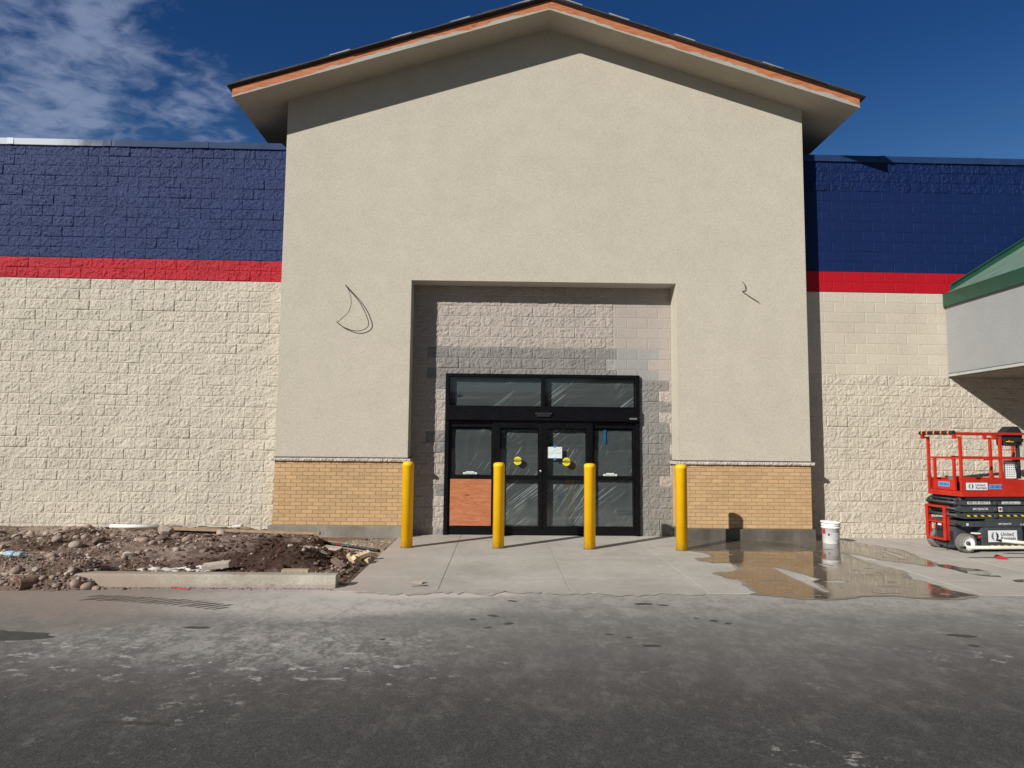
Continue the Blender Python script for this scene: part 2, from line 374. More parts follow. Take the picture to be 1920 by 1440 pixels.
class MB:
    def __init__(s): s.v = []; s.f = []; s.m = []; s.sm = []; s.mats = []
    def mi(s, mat):
        if mat is None: return 0
        if mat not in s.mats: s.mats.append(mat)
        return s.mats.index(mat)
    def poly(s, pts, faces, mat=None, smooth=False):
        b = len(s.v); s.v += [tuple(p) for p in pts]
        k = s.mi(mat)
        for f in faces: s.f.append([i + b for i in f]); s.m.append(k); s.sm.append(smooth)
        return s
    def box(s, x0, x1, y0, y1, z0, z1, mat=None):
        return s.poly([(x, y, z) for z in (z0, z1) for y in (y0, y1) for x in (x0, x1)],
                      [(0, 2, 3, 1), (4, 5, 7, 6), (0, 1, 5, 4), (2, 6, 7, 3), (0, 4, 6, 2), (1, 3, 7, 5)], mat)
    def obox(s, c, size, eul=(0, 0, 0), mat=None):
        R = Euler(eul).to_matrix(); h = [a / 2 for a in size]
        pts = [tuple(Vector(c) + R @ Vector((x * h[0], y * h[1], z * h[2]))) for z in (-1, 1) for y in (-1, 1) for x in (-1, 1)]
        return s.poly(pts, [(0, 2, 3, 1), (4, 5, 7, 6), (0, 1, 5, 4), (2, 6, 7, 3), (0, 4, 6, 2), (1, 3, 7, 5)], mat)
    def tube(s, path, r, n=10, mat=None, cap=True):
        pts = [Vector(p) for p in path]; rs = r if hasattr(r, '__len__') else [r] * len(pts)
        b = []; prev = None
        for i, p in enumerate(pts):
            d = (pts[min(i + 1, len(pts) - 1)] - pts[max(i - 1, 0)]).normalized()
            if prev is None:
                a = Vector((0, 0, 1)) if abs(d.z) < .9 else Vector((1, 0, 0))
                u = d.cross(a).normalized()
            else:
                u = (prev - d * prev.dot(d)).normalized()
            prev = u; w = d.cross(u)
            b += [tuple(p + (u * math.cos(2 * math.pi * k / n) + w * math.sin(2 * math.pi * k / n)) * rs[i]) for k in range(n)]
        fs = [(i * n + k, i * n + (k + 1) % n, (i + 1) * n + (k + 1) % n, (i + 1) * n + k) for i in range(len(pts) - 1) for k in range(n)]
        s.poly(b, fs, mat, True)
        if cap:
            base = len(s.v) - len(b)
            s.f.append([base + k for k in reversed(range(n))]); s.m.append(s.mi(mat)); s.sm.append(False)
            s.f.append([base + (len(pts) - 1) * n + k for k in range(n)]); s.m.append(s.mi(mat)); s.sm.append(False)
        return s
    def lathe(s, prof, c, axis='z', n=28, mat=None, cap=True, smooth=True):
        b = []
        for r, h in prof:
            for k in range(n):
                a = 2 * math.pi * k / n; p = r * math.cos(a); q = r * math.sin(a)
                b.append({'z': (c[0] + p, c[1] + q, c[2] + h), 'y': (c[0] + p, c[1] + h, c[2] + q), 'x': (c[0] + h, c[1] + p, c[2] + q)}[axis])
        fs = [(i * n + k, i * n + (k + 1) % n, (i + 1) * n + (k + 1) % n, (i + 1) * n + k) for i in range(len(prof) - 1) for k in range(n)]
        s.poly(b, fs, mat, smooth)
        base = len(s.v) - len(b)
        for i in ((0, len(prof) - 1) if cap else ()):
            if prof[i][0] > 1e-4:
                s.f.append([base + i * n + k for k in range(n)]); s.m.append(s.mi(mat)); s.sm.append(False)
        return s
    def prism(s, pts, a, b, axis='y', mat=None):
        """2-D outline pushed from a to b along an axis: y takes (x,z), x takes (y,z), z takes (x,y)"""
        n_ = len(pts)
        def p3(p, t): return {'y': (p[0], t, p[1]), 'x': (t, p[0], p[1]), 'z': (p[0], p[1], t)}[axis]
        v = [p3(p, a) for p in pts] + [p3(p, b) for p in pts]
        f = [tuple(range(n_)), tuple(reversed(range(n_, 2 * n_)))]
        f += [(i, i + n_, (i + 1) % n_ + n_, (i + 1) % n_) for i in range(n_)]
        return s.poly(v, f, mat)
    def build(s, name, mat=None, parent=None, bevel=0, world=True, label=None, fix=True):
        off = origin(parent) if (parent is not None and world) else Vector((0, 0, 0))
        me = bpy.data.meshes.new(name)
        me.from_pydata([tuple(Vector(v) - off) for v in s.v], [], s.f)
        mats = s.mats if s.mats else [mat]
        for m_ in mats: me.materials.append(m_ if m_ is not None else mat)
        me.polygons.foreach_set('material_index', s.m)
        me.polygons.foreach_set('use_smooth', s.sm)
        if fix or bevel:
            bm = bmesh.new(); bm.from_mesh(me)
            if bevel:
                ed = [e for e in bm.edges if len(e.link_faces) == 2 and e.calc_face_angle(0) > .6]
                bmesh.ops.bevel(bm, geom=ed, offset=bevel, segments=2, profile=.6, affect='EDGES', clamp_overlap=True)
            bmesh.ops.recalc_face_normals(bm, faces=bm.faces)
            bm.to_mesh(me); bm.free()
        o = bpy.data.objects.new(name, me); COL.objects.link(o)
        if parent is not None: o.parent = parent
        if label: o['label'] = label
        return o

def raw_mesh(name, verts, faces, mat, parent=None, smooth=True, colors=None):
    off = np.array(origin(parent)) if parent is not None else np.zeros(3)
    verts = np.asarray(verts, dtype=np.float64) - off
    faces = np.asarray(faces, dtype=np.int32)
    me = bpy.data.meshes.new(name)
    me.vertices.add(len(verts)); me.vertices.foreach_set('co', verts.astype(np.float32).ravel())
    k = faces.shape[1]
    me.loops.add(faces.size); me.loops.foreach_set('vertex_index', faces.ravel())
    me.polygons.add(len(faces)); me.polygons.foreach_set('loop_start', np.arange(0, faces.size, k, dtype=np.int32))
    me.polygons.foreach_set('use_smooth', np.full(len(faces), smooth))
    for m_ in (mat if isinstance(mat, (list, tuple)) else [mat]): me.materials.append(m_)
    me.update(calc_edges=True)
    if colors is not None:
        a = me.color_attributes.new('col', 'FLOAT_COLOR', 'POINT')
        a.data.foreach_set('color', np.concatenate([colors, np.ones((len(verts), 1))], 1).astype(np.float32).ravel())
    o = bpy.data.objects.new(name, me); COL.objects.link(o)
    if parent is not None: o.parent = parent
    return o

def lettering(body, parent, mat, face, at, width=None, height=None, bold=0.0, extrude=.0012, name='lettering', shear=0, mirror=False):
    """writing turned into a mesh. face '-y': reads from -y, at=(x,y,z) centre; '-x': reads from -x"""
    cu = bpy.data.curves.new('t', 'FONT'); cu.body = body; cu.size = 1; cu.extrude = 0; cu.offset = bold
    cu.align_x = 'LEFT'; cu.resolution_u = 3; cu.shear = shear; cu.space_line = .85
    to = bpy.data.objects.new('t', cu); COL.objects.link(to)
    bpy.context.view_layer.update()
    me = bpy.data.meshes.new_from_object(to.evaluated_get(bpy.context.evaluated_depsgraph_get()))
    COL.objects.unlink(to); bpy.data.objects.remove(to); bpy.data.curves.remove(cu)
    co = np.array([v.co[:2] for v in me.vertices]); lo, hi = co.min(0), co.max(0)
    uv = (co - (lo + hi) / 2) / (hi - lo)
    asp = (hi[0] - lo[0]) / (hi[1] - lo[1])
    if width is None: width = height * asp
    if height is None: height = width / asp
    if mirror: uv[:, 0] *= -1
    vs = []
    for u, v in uv:
        if face == '-y': vs.append((at[0] + u * width, at[1] - extrude, at[2] + v * height))
        else: vs.append((at[0] - extrude, at[1] - u * width, at[2] + v * height))
    fs = [tuple(p.vertices) for p in me.polygons]
    bpy.data.meshes.remove(me)
    m_ = MB(); m_.poly(vs, fs, mat)
    return m_.build(name, mat, parent, world=False)

# ------------------------------------------------------------------ measured layout (metres)
WY = 13.14           # plane of the block walls
PY = 12.693          # face of the stucco entry
XL, XR = -4.07, 5.68
OL, OR_, OZ = -1.672, 3.2355, 4.688
EZ, AZ, XM = 8.0885, 9.606, 0.805
ZT = 1.409
FY = PY - .60        # front edge of the gable roof

# ------------------------------------------------------------------ camera, sun, sky
yaw, pit, rol = .016, .08548, .00989
R0 = Vector((math.cos(yaw), -math.sin(yaw), 0)); F0 = Vector((math.sin(yaw), math.cos(yaw), 0)); Z = Vector((0, 0, 1))
Fw = F0 * math.cos(pit) + Z * math.sin(pit); U0 = -F0 * math.sin(pit) + Z * math.cos(pit)
Rc = R0 * math.cos(rol) + U0 * math.sin(rol); Uc = U0 * math.cos(rol) - R0 * math.sin(rol)
cam = bpy.data.cameras.new('camera'); cam.sensor_width = 36; cam.lens = 36 * 1304.68 / 1920; cam.clip_end = 4000
co = bpy.data.objects.new('camera', cam); COL.objects.link(co)
co.matrix_world = Matrix(((Rc.x, Uc.x, -Fw.x, 0), (Rc.y, Uc.y, -Fw.y, 0), (Rc.z, Uc.z, -Fw.z, 1.69374), (0, 0, 0, 1)))
S.camera = co

ld = Vector((1.03, 1.0, -.735)).normalized()          # the way the sunlight travels
sun = bpy.data.lights.new('sun', 'SUN'); sun.energy = 4.6; sun.angle = math.radians(.53); sun.color = (1, .955, .885)
so = bpy.data.objects.new('sun', sun); COL.objects.link(so)
so.rotation_euler = ld.to_track_quat('-Z', 'Y').to_euler(); so.location = (-20, -20, 30)
el = math.asin(-ld.z); az = math.atan2(-ld.x, -ld.y)

w = bpy.data.worlds.new('World'); S.world = w; w.use_nodes = True
t = w.node_tree; bg = t.nodes['Background']; bg.inputs['Strength'].default_value = .06
sk = t.nodes.new('ShaderNodeTexSky'); sk.sky_type = 'NISHITA'; sk.sun_disc = False
sk.sun_elevation = el; sk.sun_rotation = az; sk.altitude = 1400; sk.air_density = 1.0; sk.dust_density = .6; sk.ozone_density = 3.0
tcw = t.nodes.new('ShaderNodeTexCoord'); sp = t.nodes.new('ShaderNodeSeparateXYZ'); t.links.new(tcw.outputs['Generated'], sp.inputs[0])
def wm(op, a, b=0.0, clamp=False):
    nd = t.nodes.new('ShaderNodeMath'); nd.operation = op; nd.use_clamp = clamp
    for v, k in ((a, 0), (b, 1)):
        if isinstance(v, (int, float)): nd.inputs[k].default_value = v
        else: t.links.new(v, nd.inputs[k])
    return nd.outputs[0]
def wrange(v, a, b, c=0, d=1):
    nd = t.nodes.new('ShaderNodeMapRange'); nd.interpolation_type = 'SMOOTHSTEP'; t.links.new(v, nd.inputs[0])
    for k, x in ((1, a), (2, b), (3, c), (4, d)): nd.inputs[k].default_value = x
    return nd.outputs[0]
zz = wm('MAXIMUM', sp.outputs['Z'], .03)
u_ = wm('DIVIDE', sp.outputs['X'], zz); v_ = wm('DIVIDE', sp.outputs['Y'], zz)
across = wm('SUBTRACT', wm('MULTIPLY', u_, .88), wm('MULTIPLY', v_, .47)); along = wm('ADD', wm('MULTIPLY', u_, .47), wm('MULTIPLY', v_, .88))
cb = t.nodes.new('ShaderNodeCombineXYZ'); t.links.new(wm('MULTIPLY', across, 6.2), cb.inputs[0]); t.links.new(wm('MULTIPLY', along, 7.2), cb.inputs[1]); cb.inputs[2].default_value = 3.3
def wnoise(scale, detail, rough, dist):
    cn = t.nodes.new('ShaderNodeTexNoise'); cn.inputs['Scale'].default_value = scale; cn.inputs['Detail'].default_value = detail
    cn.inputs['Roughness'].default_value = rough; cn.inputs['Distortion'].default_value = dist
    t.links.new(cb.outputs[0], cn.inputs['Vector']); return cn.outputs['Fac']
puff = wm('ADD', wm('MULTIPLY', wnoise(.55, 9, .55, .3), .64), wm('MULTIPLY', wnoise(2.2, 6, .6, .5), .34))
cover = wrange(u_, -.70, -1.0, 0, 1)
fwd = wrange(sp.outputs['Y'], -.1, .35)
edge_ = wm('SUBTRACT', puff, wm('MULTIPLY', wm('SUBTRACT', 1, cover), .13))
den = wm('MULTIPLY', wm('MULTIPLY', wrange(edge_, .37, .63), wrange(u_, -.64, -.80)), fwd)
wisp = wm('MULTIPLY', wm('MULTIPLY', wrange(puff, .42, .7, 0, .14), wrange(u_, 1.25, 1.8)), fwd)
den = wm('MAXIMUM', den, wisp)
tc_ = t.nodes.new('ShaderNodeMix'); tc_.data_type = 'RGBA'; t.links.new(fwd, tc_.inputs[0])
tc_.inputs[6].default_value = (.70, .66, .60, 1)
hz = t.nodes.new('ShaderNodeMix'); hz.data_type = 'RGBA'; t.links.new(wrange(sp.outputs['Z'], .50, .28), hz.inputs[0])
hz.inputs[6].default_value = (.23, .57, .96, 1); hz.inputs[7].default_value = (.50, .85, 1.1, 1)
t.links.new(hz.outputs[2], tc_.inputs[7])
tint = t.nodes.new('ShaderNodeMix'); tint.data_type = 'RGBA'; tint.blend_type = 'MULTIPLY'; tint.inputs[0].default_value = 1
t.links.new(sk.outputs[0], tint.inputs[6]); t.links.new(tc_.outputs[2], tint.inputs[7])
cm = t.nodes.new('ShaderNodeMix'); cm.data_type = 'RGBA'; t.links.new(wm('MULTIPLY', den, .72), cm.inputs[0])
t.links.new(tint.outputs[2], cm.inputs[6]); cm.inputs[7].default_value = (4.0, 4.9, 7.2, 1)
t.links.new(cm.outputs[2], bg.inputs['Color'])
S.view_settings.view_transform = 'Standard'; S.view_settings.look = 'None'; S.view_settings.exposure = .13; S.view_settings.gamma = 1
S.cycles.max_bounces = 8; S.cycles.transparent_max_bounces = 12

# ------------------------------------------------------------------ masonry as real relief
def masonry(name, x0, x1, z0, nrows, y, L, H, style, mat, parent, jw=.0045, nx=14, nz=14, seed=0, hole=None, tilt=0.0, jd=.0055, lift=.009, cut=None, label=None, jcol=None, smooth=True):
    hw = L / 2
    ks = range(math.floor(x0 / hw), math.ceil(x1 / hw))
    e = min(.002, jw * .4)
    def lines(a, b, n_):
        ins = np.linspace(a + jw + e, b - jw - e, n_ + 2)
        return [a + jw - e] + list(ins) + [b - jw + e]
    xs = np.array([q for k in ks for q in lines(k * hw, (k + 1) * hw, nx)])
    xs = np.clip(xs, x0, x1)
    zs = np.array([q for r in range(nrows) for q in lines(r * H, (r + 1) * H, nz)])
    nX, nZ = len(xs), len(zs)
    Xg, Zg = np.meshgrid(xs, zs)
    row = np.repeat(np.arange(nrows), nz + 4)[:, None] * np.ones((1, nX), int)
    offs = (row % 2) * hw + seed * .013
    q = (Xg - (row % 2) * hw) / L
    blk = np.floor(q + 1e-9).astype(int)
    fx = (q - blk) * L; dx = np.minimum(fx, L - fx)
    fz = Zg - row * H; dz = np.minimum(fz, H - fz)
    cache = {}
    rough = np.zeros_like(Xg); col = np.zeros((nZ, nX, 3)); base = np.zeros_like(Xg); tx = np.zeros_like(Xg); tz = np.zeros_like(Xg)
    for r in range(nrows):
        for b in np.unique(blk[r * (nz + 4)]):
            sel = (row == r) & (blk == b)
            sel[:r * (nz + 4)] = False; sel[(r + 1) * (nz + 4):] = False
            rg, cc = style(r, (b + .5) * L + (r % 2) * hw, z0 + (r + .5) * H)
            k = hsh(r + seed, b, 1.7)
            rough[sel] = rg; col[sel] = np.array(cc) * (1 + (k - .5) * .07)
            base[sel] = (hsh(r + seed, b, 3.1) - .5) * (.0035 if rg > .5 else .0010)
            tx[sel] = (hsh(r + seed, b, 5.3) - .5) * .016; tz[sel] = (hsh(r + seed, b, 8.9) - .5) * .035
            if rg > .5 and hsh(r + seed, b, 21.3) > .95: base[sel] += .009
    if cut: rough = np.where((Zg + z0 > cut[1]), (Xg < cut[0]) * 1.0, rough)
    joint = ((dx < jw) | (dz < jw))
    if cut: joint |= (Zg + z0 > cut[1]) & (np.abs(Xg - cut[0]) < .014)
    edge = np.clip(np.minimum(dx, dz) / .022, 0, 1) ** .6
    rel = (fbm(Xg * 9, Zg * 11, 3 + seed, 3) * .016 + fbm(Xg * 3.2 + Zg * 2.4, Zg * 5 - Xg * 1.5, 31 + seed, 3) * .015
           + fbm(Xg * 26, Zg * 26, 61 + seed, 2) * .020 + (RNG.random(Xg.shape) - .5) * .0135)
    h = lift + np.where(rough > .5, base * edge + (tx * (fx - L / 2) + tz * (fz - H / 2)) * edge * .8 + rel * (.2 + .8 * edge) + .0035 * edge,
                        base + (RNG.random(Xg.shape) - .5) * .0012)
    h = np.maximum(h, .002)
    h = np.where(joint, np.where(rough > .5, jd, max(jd, lift - .004)), h)
    if jcol is not None: col[joint] = jcol
    V = np.stack([Xg, y - h, z0 + Zg + tilt * (Xg + 2)], -1).reshape(-1, 3)
    I, J = np.meshgrid(np.arange(nX - 1), np.arange(nZ - 1)); a = (J * nX + I).ravel()
    F = np.stack([a, a + 1, a + nX + 1, a + nX], 1)
    cx = (xs[:-1] + xs[1:]) / 2; cz = z0 + (zs[:-1] + zs[1:]) / 2
    keep = np.repeat((xs[1:] - xs[:-1] > 1e-6)[None, :], nZ - 1, 0)
    if hole:
        keep &= ~((cx[None, :] > hole[0]) & (cx[None, :] < hole[1]) & (cz[:, None] < hole[2]))
    F = F[keep.ravel()]
    used = np.unique(F); mp_ = np.full(len(V), -1); mp_[used] = np.arange(len(used))
    o = raw_mesh(name, V[used], mp_[F], mat, parent, smooth, col.reshape(-1, 3)[used])
    if label: o['label'] = label
    return o

CREAM = (.575, .528, .44); RED = (.46, .014, .028); BLUE = (.019, .036, .125); BLUE_R = (.0045, .018, .088); RED_R = (.44, .006, .016)
store = thing('store_building', 'large block store with stucco gabled entry and blue, red and cream side walls', 'building', (.805, WY, 0))
TILT = -.0045
Z0 = 4.71 - .2 * 24
def st_left(r, x, z):
    return 1, (BLUE if r >= 26 else RED if r >= 24 else CREAM)
def st_right(r, x, z):
    rough = 0 if 16 <= r < 34 else 1
    return rough, (BLUE_R if r >= 26 else RED_R if r >= 24 else (.565, .51, .42))
masonry('block_wall', -13.2, -3.95, Z0, 24, WY, .4, .2, st_left, M['block'], store, seed=1, tilt=TILT, label='cream split face lower wall left of the entry')
masonry('block_wall', -13.2, -3.95, Z0 + 4.8, 13, WY, .4, .2, lambda r, x, z: st_left(r + 24, x, z), M['block_blue'], store, seed=2, tilt=TILT, label='blue split face upper wall with red stripe left of the entry')
masonry('block_wall', 5.55, 13.2, Z0, 24, WY, .4, .2, st_right, M['block'], store, seed=3, tilt=TILT, label='cream lower wall right of the entry, smooth above and split face below')
masonry('block_wall', 5.55, 13.2, Z0 + 4.8, 13, WY, .4, .2, lambda r, x, z: st_right(r + 24, x, z), M['block_blue'], store, seed=4, tilt=TILT, label='smooth blue upper wall with red stripe right of the entry')
PINK = (.425, .378, .342); BARE = (.245, .235, .222); BARE_S = (.345, .34, .33)
def st_rec(r, x, z):
    k = hsh(r, round(x * 10), 4.4)
    if z > 3.5: return (1 if x < 2.1 else 0), PINK
    if 2.9 < z < 3.5:
        if x < 2.1: return 1, (BARE if x > -1.45 - .2 * (r % 2) and x > -1.4 else PINK)
        return 0, (BARE_S if x < 2.95 else PINK)
    if x > 2.5: return 1, (BARE if x < 3.05 or k > .5 else PINK)
    return 1, (PINK if k > .22 or x < -1.4 else BARE)
masonry('block_wall', OL - .06, OR_ + .06, -.09, 24, WY, .4, .2, st_rec, M['block'], store, seed=5, cut=(2.14, 3.1), hole=(-.98, 2.56, 2.95), label='unpainted and pinkish block wall recessed around the doors')
bk = MB()
for a_, b_, lo in ((-13.2, XL, -.3), (XL, -1.05, -.3), (2.63, XR, -.3), (XR, 13.2, -.3), (-1.05, 2.63, 3.02)):
    bk.box(a_, b_, WY + .004, WY + .25, lo, 7.25)
bk.box(-13.2, 13.2, WY + .25, WY + 14, 6.7, 6.9)
bk.build('wall_core', M['block'], store)

# coping along the parapets
for (a_, b_, n_) in ((-13.2, -3.9, 5), (5.5, 13.2, 4)):
    c_ = MB(); st_ = (b_ - a_) / n_
    for i in range(n_):
        xa, xb = a_ + i * st_, a_ + (i + 1) * st_ - .004
        za, zb = [7.305 + TILT * (x + 2) for x in (xa, xb)]
        c_.poly([(xa, WY - .045, za), (xb, WY - .045, zb), (xb, WY - .05, zb + .12), (xa, WY - .05, za + .12),
                 (xa, WY + .3, za), (xb, WY + .3, zb), (xb, WY + .3, zb + .135), (xa, WY + .3, za + .135)],
                [(0, 1, 2, 3), (3, 2, 6, 7), (4, 7, 6, 5), (0, 4, 5, 1), (0, 3, 7, 4), (1, 5, 6, 2)])
        if i: c_.box(xa - .06, xa + .06, WY - .055, WY + .1, za + .001, za + .124)
    c_.build('parapet_coping', M['coping'], store)

# stucco entry
e = MB()
e.prism([(XL, ZT + .012), (OL, ZT + .012), (OL, OZ), (OR_, OZ), (OR_, ZT + .012), (XR, ZT + .012), (XR, EZ + .02), (XM, AZ + .02), (XL, EZ + .02)], PY, WY - .022, 'y')
e.build('stucco_entry', M['stucco'], store, bevel=.006)
e = MB(); e.prism([(XL + .01, 7.2), (XR - .01, 7.2), (XR - .01, EZ), (XM, AZ), (XL + .01, EZ)], WY + .31, WY + 4.4, 'y')
e.build('gable_body', M['stucco'], store)

# gable roof over the entry
sl = (AZ - EZ) / (XM - XL); RL, RR = XL - .80, XR + .78; BY = WY + 4.5
zs_ = lambda x: AZ - sl * abs(x - XM)
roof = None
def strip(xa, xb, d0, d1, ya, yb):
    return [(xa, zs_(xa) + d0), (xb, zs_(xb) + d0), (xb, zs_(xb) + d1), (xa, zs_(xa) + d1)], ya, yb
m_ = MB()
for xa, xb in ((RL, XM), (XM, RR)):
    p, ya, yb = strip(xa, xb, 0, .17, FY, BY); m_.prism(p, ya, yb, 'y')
roof = m_.build('gable_roof', mk_stucco('shaded_soffit_stucco', (.42, .375, .31), .03), store)  # stucco colour darkened here to paint in the soffit's shade
m_ = MB()                                                  # bare plywood fascia, front and eave ends
for xa, xb in ((RL, XM - .002), (XM + .002, RR)):
    p, ya, yb = strip(xa, xb, .012, .185, FY - .014, FY - .002); m_.prism(p, ya, yb, 'y')
for xe, s_ in ((RL, -1), (RR, 1)):
    m_.box(min(xe + s_ * .002, xe + s_ * .014), max(xe + s_ * .002, xe + s_ * .014), FY - .012, BY, zs_(xe) + .012, zs_(xe) + .18)
m_.build('fascia_board', M['ply'], roof)
m_ = MB()                                                  # ragged lip of scratch coat lapping over the plywood
nseg = 220
xs_ = np.linspace(RL - .012, RR + .012, nseg)
top = .05 + fbm(xs_ * 1.7, xs_ * 0 + 3, 5, 3) * .10 + fbm(xs_ * 11, xs_ * 0 + 9, 8, 3) * .05
top = np.clip(top, .022, .13)
pts = []
for x, tp in zip(xs_, top):
    z_ = zs_(x); pts += [(x, FY - .024, z_ - .004), (x, FY - .022, z_ + tp), (x, FY - .003, z_ + tp + .004), (x, FY - .003, z_ - .004)]
fs = []
for i in range(nseg - 1):
    for k in range(4): fs.append((i * 4 + k, (i + 1) * 4 + k, (i + 1) * 4 + (k + 1) % 4, i * 4 + (k + 1) % 4))
m_.poly(pts, fs); m_.build('scratch_coat_lip', M['stucco_scratch'], roof)
m_ = MB()
for xa, xb in ((RL - .035, XM), (XM, RR + .035)):
    p, ya, yb = strip(xa, xb, .172, .1835, FY - .03, BY); m_.prism(p, ya, yb, 'y')
    p, ya, yb = strip(xa, xb, .184, .2, FY - .045, BY); m_.prism(p, ya, yb, 'y')
m_.build('drip_edge', M['trim_brown'], roof)
m_ = MB()
for xa, xb in ((RL - .09, XM), (XM, RR + .09)):
    p, ya, yb = strip(xa, xb, .2005, .211, FY - .065, BY); m_.prism(p, ya, yb, 'y')
for s_ in (-1, 1):                                         # lapped underlay courses, their ends curling at the rake
    ln = XM - RL + .09
    for i in range(8):
        d0, d1 = i * ln / 8, (i + 1) * ln / 8 + .25
        xa, xb = XM + s_ * (ln - d0), XM + s_ * max(ln - d1, 0)
        kk = .012 + .022 * hsh(i, s_ + 2)
        p = [(xa, zs_(xa) + .2115), (xb, zs_(xb) + .2155), (xb, zs_(xb) + .224 + kk * .3), (xa + (xb - xa) * .3, zs_(xa + (xb - xa) * .3) + .224 + kk), (xa, zs_(xa) + .219)]
        m_.prism(p, FY - .075 - .02 * hsh(i, 7 + s_), BY, 'y')
m_.build('roof_underlay', M['shingle'], roof)
for s_, ds in ((-1, (.35, 1.45, 2.5, 3.6)), (1, (.25, 1.1, 2.3, 3.9))):
    for i, d in enumerate(ds):
        m_ = MB(); x = XM + s_ * d
        m_.prism([(x, zs_(x) + .232), (x + s_ * .34, zs_(x + s_ * .34) + .230), (x + s_ * .36, zs_(x + s_ * .36) + .247), (x - s_ * .02, zs_(x) + .26)], FY - .09, FY + .5, 'y')
        m_.build('underlay_flap', M['flap'], roof)

# brick wainscot, stone cap, plinth
def st_brick(r, x, z):
    k = hsh(r, round(x * 100), 2.2)
    return 0, (.49 + .10 * k, .325 + .065 * k, .172 + .035 * k)
for (a_, b_, wet) in ((XL, OL, 0), (OR_, XR, 1)):
    b = masonry('brick_base', a_ + .004, b_ - .004, .205, 17, PY + .016, .2032, .0677, st_brick, M['brick'], store, jw=.0045, nx=2, nz=1, seed=9 + wet, lift=.008, jd=.003, jcol=(.30, .215, .125), smooth=False)
    m_ = MB(); m_.box(a_ + .004, b_ - .004, PY + .0165, WY - .03, .2, 1.36)
    m_.build('brick_return', simple('brick_side', (.50, .33, .16), .9, bump=.3), store)
    m_ = MB()
    L_ = b_ - a_ + .10; k_ = 5
    for i in range(k_):
        xa = a_ - .05 + i * L_ / k_ + .002; xb = a_ - .05 + (i + 1) * L_ / k_ - .002
        n_ = 24; q = []
        for j in range(n_ + 1):
            x = xa + (xb - xa) * j / n_; r_ = lambda s_: (hsh(i, j, s_) - .5) * .016
            q += [(x, PY - .040 + r_(1), 1.352 + r_(2) * .3), (x, PY - .046 + r_(3), 1.378), (x, PY - .034 + r_(4), 1.403 + r_(5) * .3), (x, WY - .03, 1.405), (x, WY - .03, 1.35)]
        fs = [(j * 5 + k, (j + 1) * 5 + k, (j + 1) * 5 + (k + 1) % 5, j * 5 + (k + 1) % 5) for j in range(n_) for k in range(5)] + [(0, 1, 2, 3, 4), tuple(n_ * 5 + k for k in (4, 3, 2, 1, 0))]
        m_.poly(q, fs)
    m_.build('stone_cap', M['stone'], store)
    m_ = MB(); m_.box(a_ - .012, b_ + .012, PY - .014, WY - .03, 1.4065, 1.4195); m_.build('cap_flashing', M['flash_dark'], store)
    m_ = MB()
    if wet: m_.box(a_ + .02, b_ + .03, PY - .075, WY - .035, -.2, .2)
    else: m_.box(a_ - .06, b_ - .02, PY - .06, WY - .035, -.25, .2)
    m_.build('plinth', M['plinth_wet'] if wet else M['plinth'], store, bevel=.014)

# ------------------------------------------------------------------ entrance door set
door = MB()
DX0, DX1, DZ = -1.04, 2.62, 3.005
fy0, fy1 = WY - .075, WY + .10
for xa, xb, za, zb in ((DX0, DX0 + .075, 0, DZ), (DX1 - .075, DX1, 0, DZ), (DX0 + .075, DX1 - .075, 2.945, DZ), (.772, .842, 2.40, 2.945), (DX0 + .075, DX1 - .075, 2.36, 2.40)):
    door.box(xa, xb, fy0, fy1, za, zb)
door.box(DX0 + .075, DX1 - .075, WY - .02, fy1, 0, .02)
entrance = door.build('entrance_doors', M['frame'], store, bevel=.004)
m_ = MB(); m_.box(DX0 + .02, DX1 - .02, fy0 - .05, fy1 - .01, 2.125, 2.3595); m_.box(DX0 + .05, DX1 - .05, fy0 - .056, fy0 - .0505, 2.135, 2.15)
m_.build('header', M['frame'], entrance, bevel=.004)
m_ = MB(); m_.box(.65, .96, fy0 - .095, fy0 - .0505, 2.235, 2.275); m_.box(.68, .93, fy0 - .085, fy0 - .0505, 2.20, 2.2345)
m_.build('motion_sensor', M['rubber'], entrance, bevel=.01)
m_ = MB(); m_.box(2.42, 2.56, fy0 - .0525, fy0 - .0505, 2.165, 2.195); m_.build('maker_plate', M['logo_grey'], entrance)
def pane(xa, xb, za, zb, y):
    m_ = MB(); m_.poly([(xa, y, za), (xb, y, za), (xb, y, zb), (xa, y, zb)], [(0, 1, 2, 3)]); m_.build('pane', M['glass'], entrance, fix=False)
def film(xa, xb, za, zb, y):
    m_ = MB(); nx_, nz_ = 14, 10; q = []
    for j in range(nz_ + 1):
        for i in range(nx_ + 1):
            q.append((xa + (xb - xa) * i / nx_, y + (hsh(i, j, xa * 9) - .5) * .02, za + (zb - za) * j / nz_))
    m_.poly(q, [(j * (nx_ + 1) + i, j * (nx_ + 1) + i + 1, (j + 1) * (nx_ + 1) + i + 1, (j + 1) * (nx_ + 1) + i) for j in range(nz_) for i in range(nx_)], None, True)
    m_.build('plastic_film', M['film'], entrance, fix=False)
def sash(xa, xb, y0, y1, l, r, tp, bt, mid, name):
    """a framed panel: stiles l and r wide, top and bottom rails, mid rail from mid[0] to mid[1]"""
    m_ = MB()
    m_.box(xa, xa + l, y0, y1, .02, 2.12); m_.box(xb - r, xb, y0, y1, .02, 2.12)
    m_.box(xa + l, xb - r, y0, y1, tp, 2.12); m_.box(xa + l, xb - r, y0, y1, .02, bt); m_.box(xa + l, xb - r, y0, y1, mid[0], mid[1])
    m_.build(name, M['frame'], entrance, bevel=.004)
sash(DX0 + .075, -.125, WY - .025, WY + .02, .05, .04, 2.0, .165, (1.03, 1.10), 'side_panel')
sash(1.70, DX1 - .075, WY - .025, WY + .02, .06, .045, 2.0, .165, (1.03, 1.10), 'side_panel')
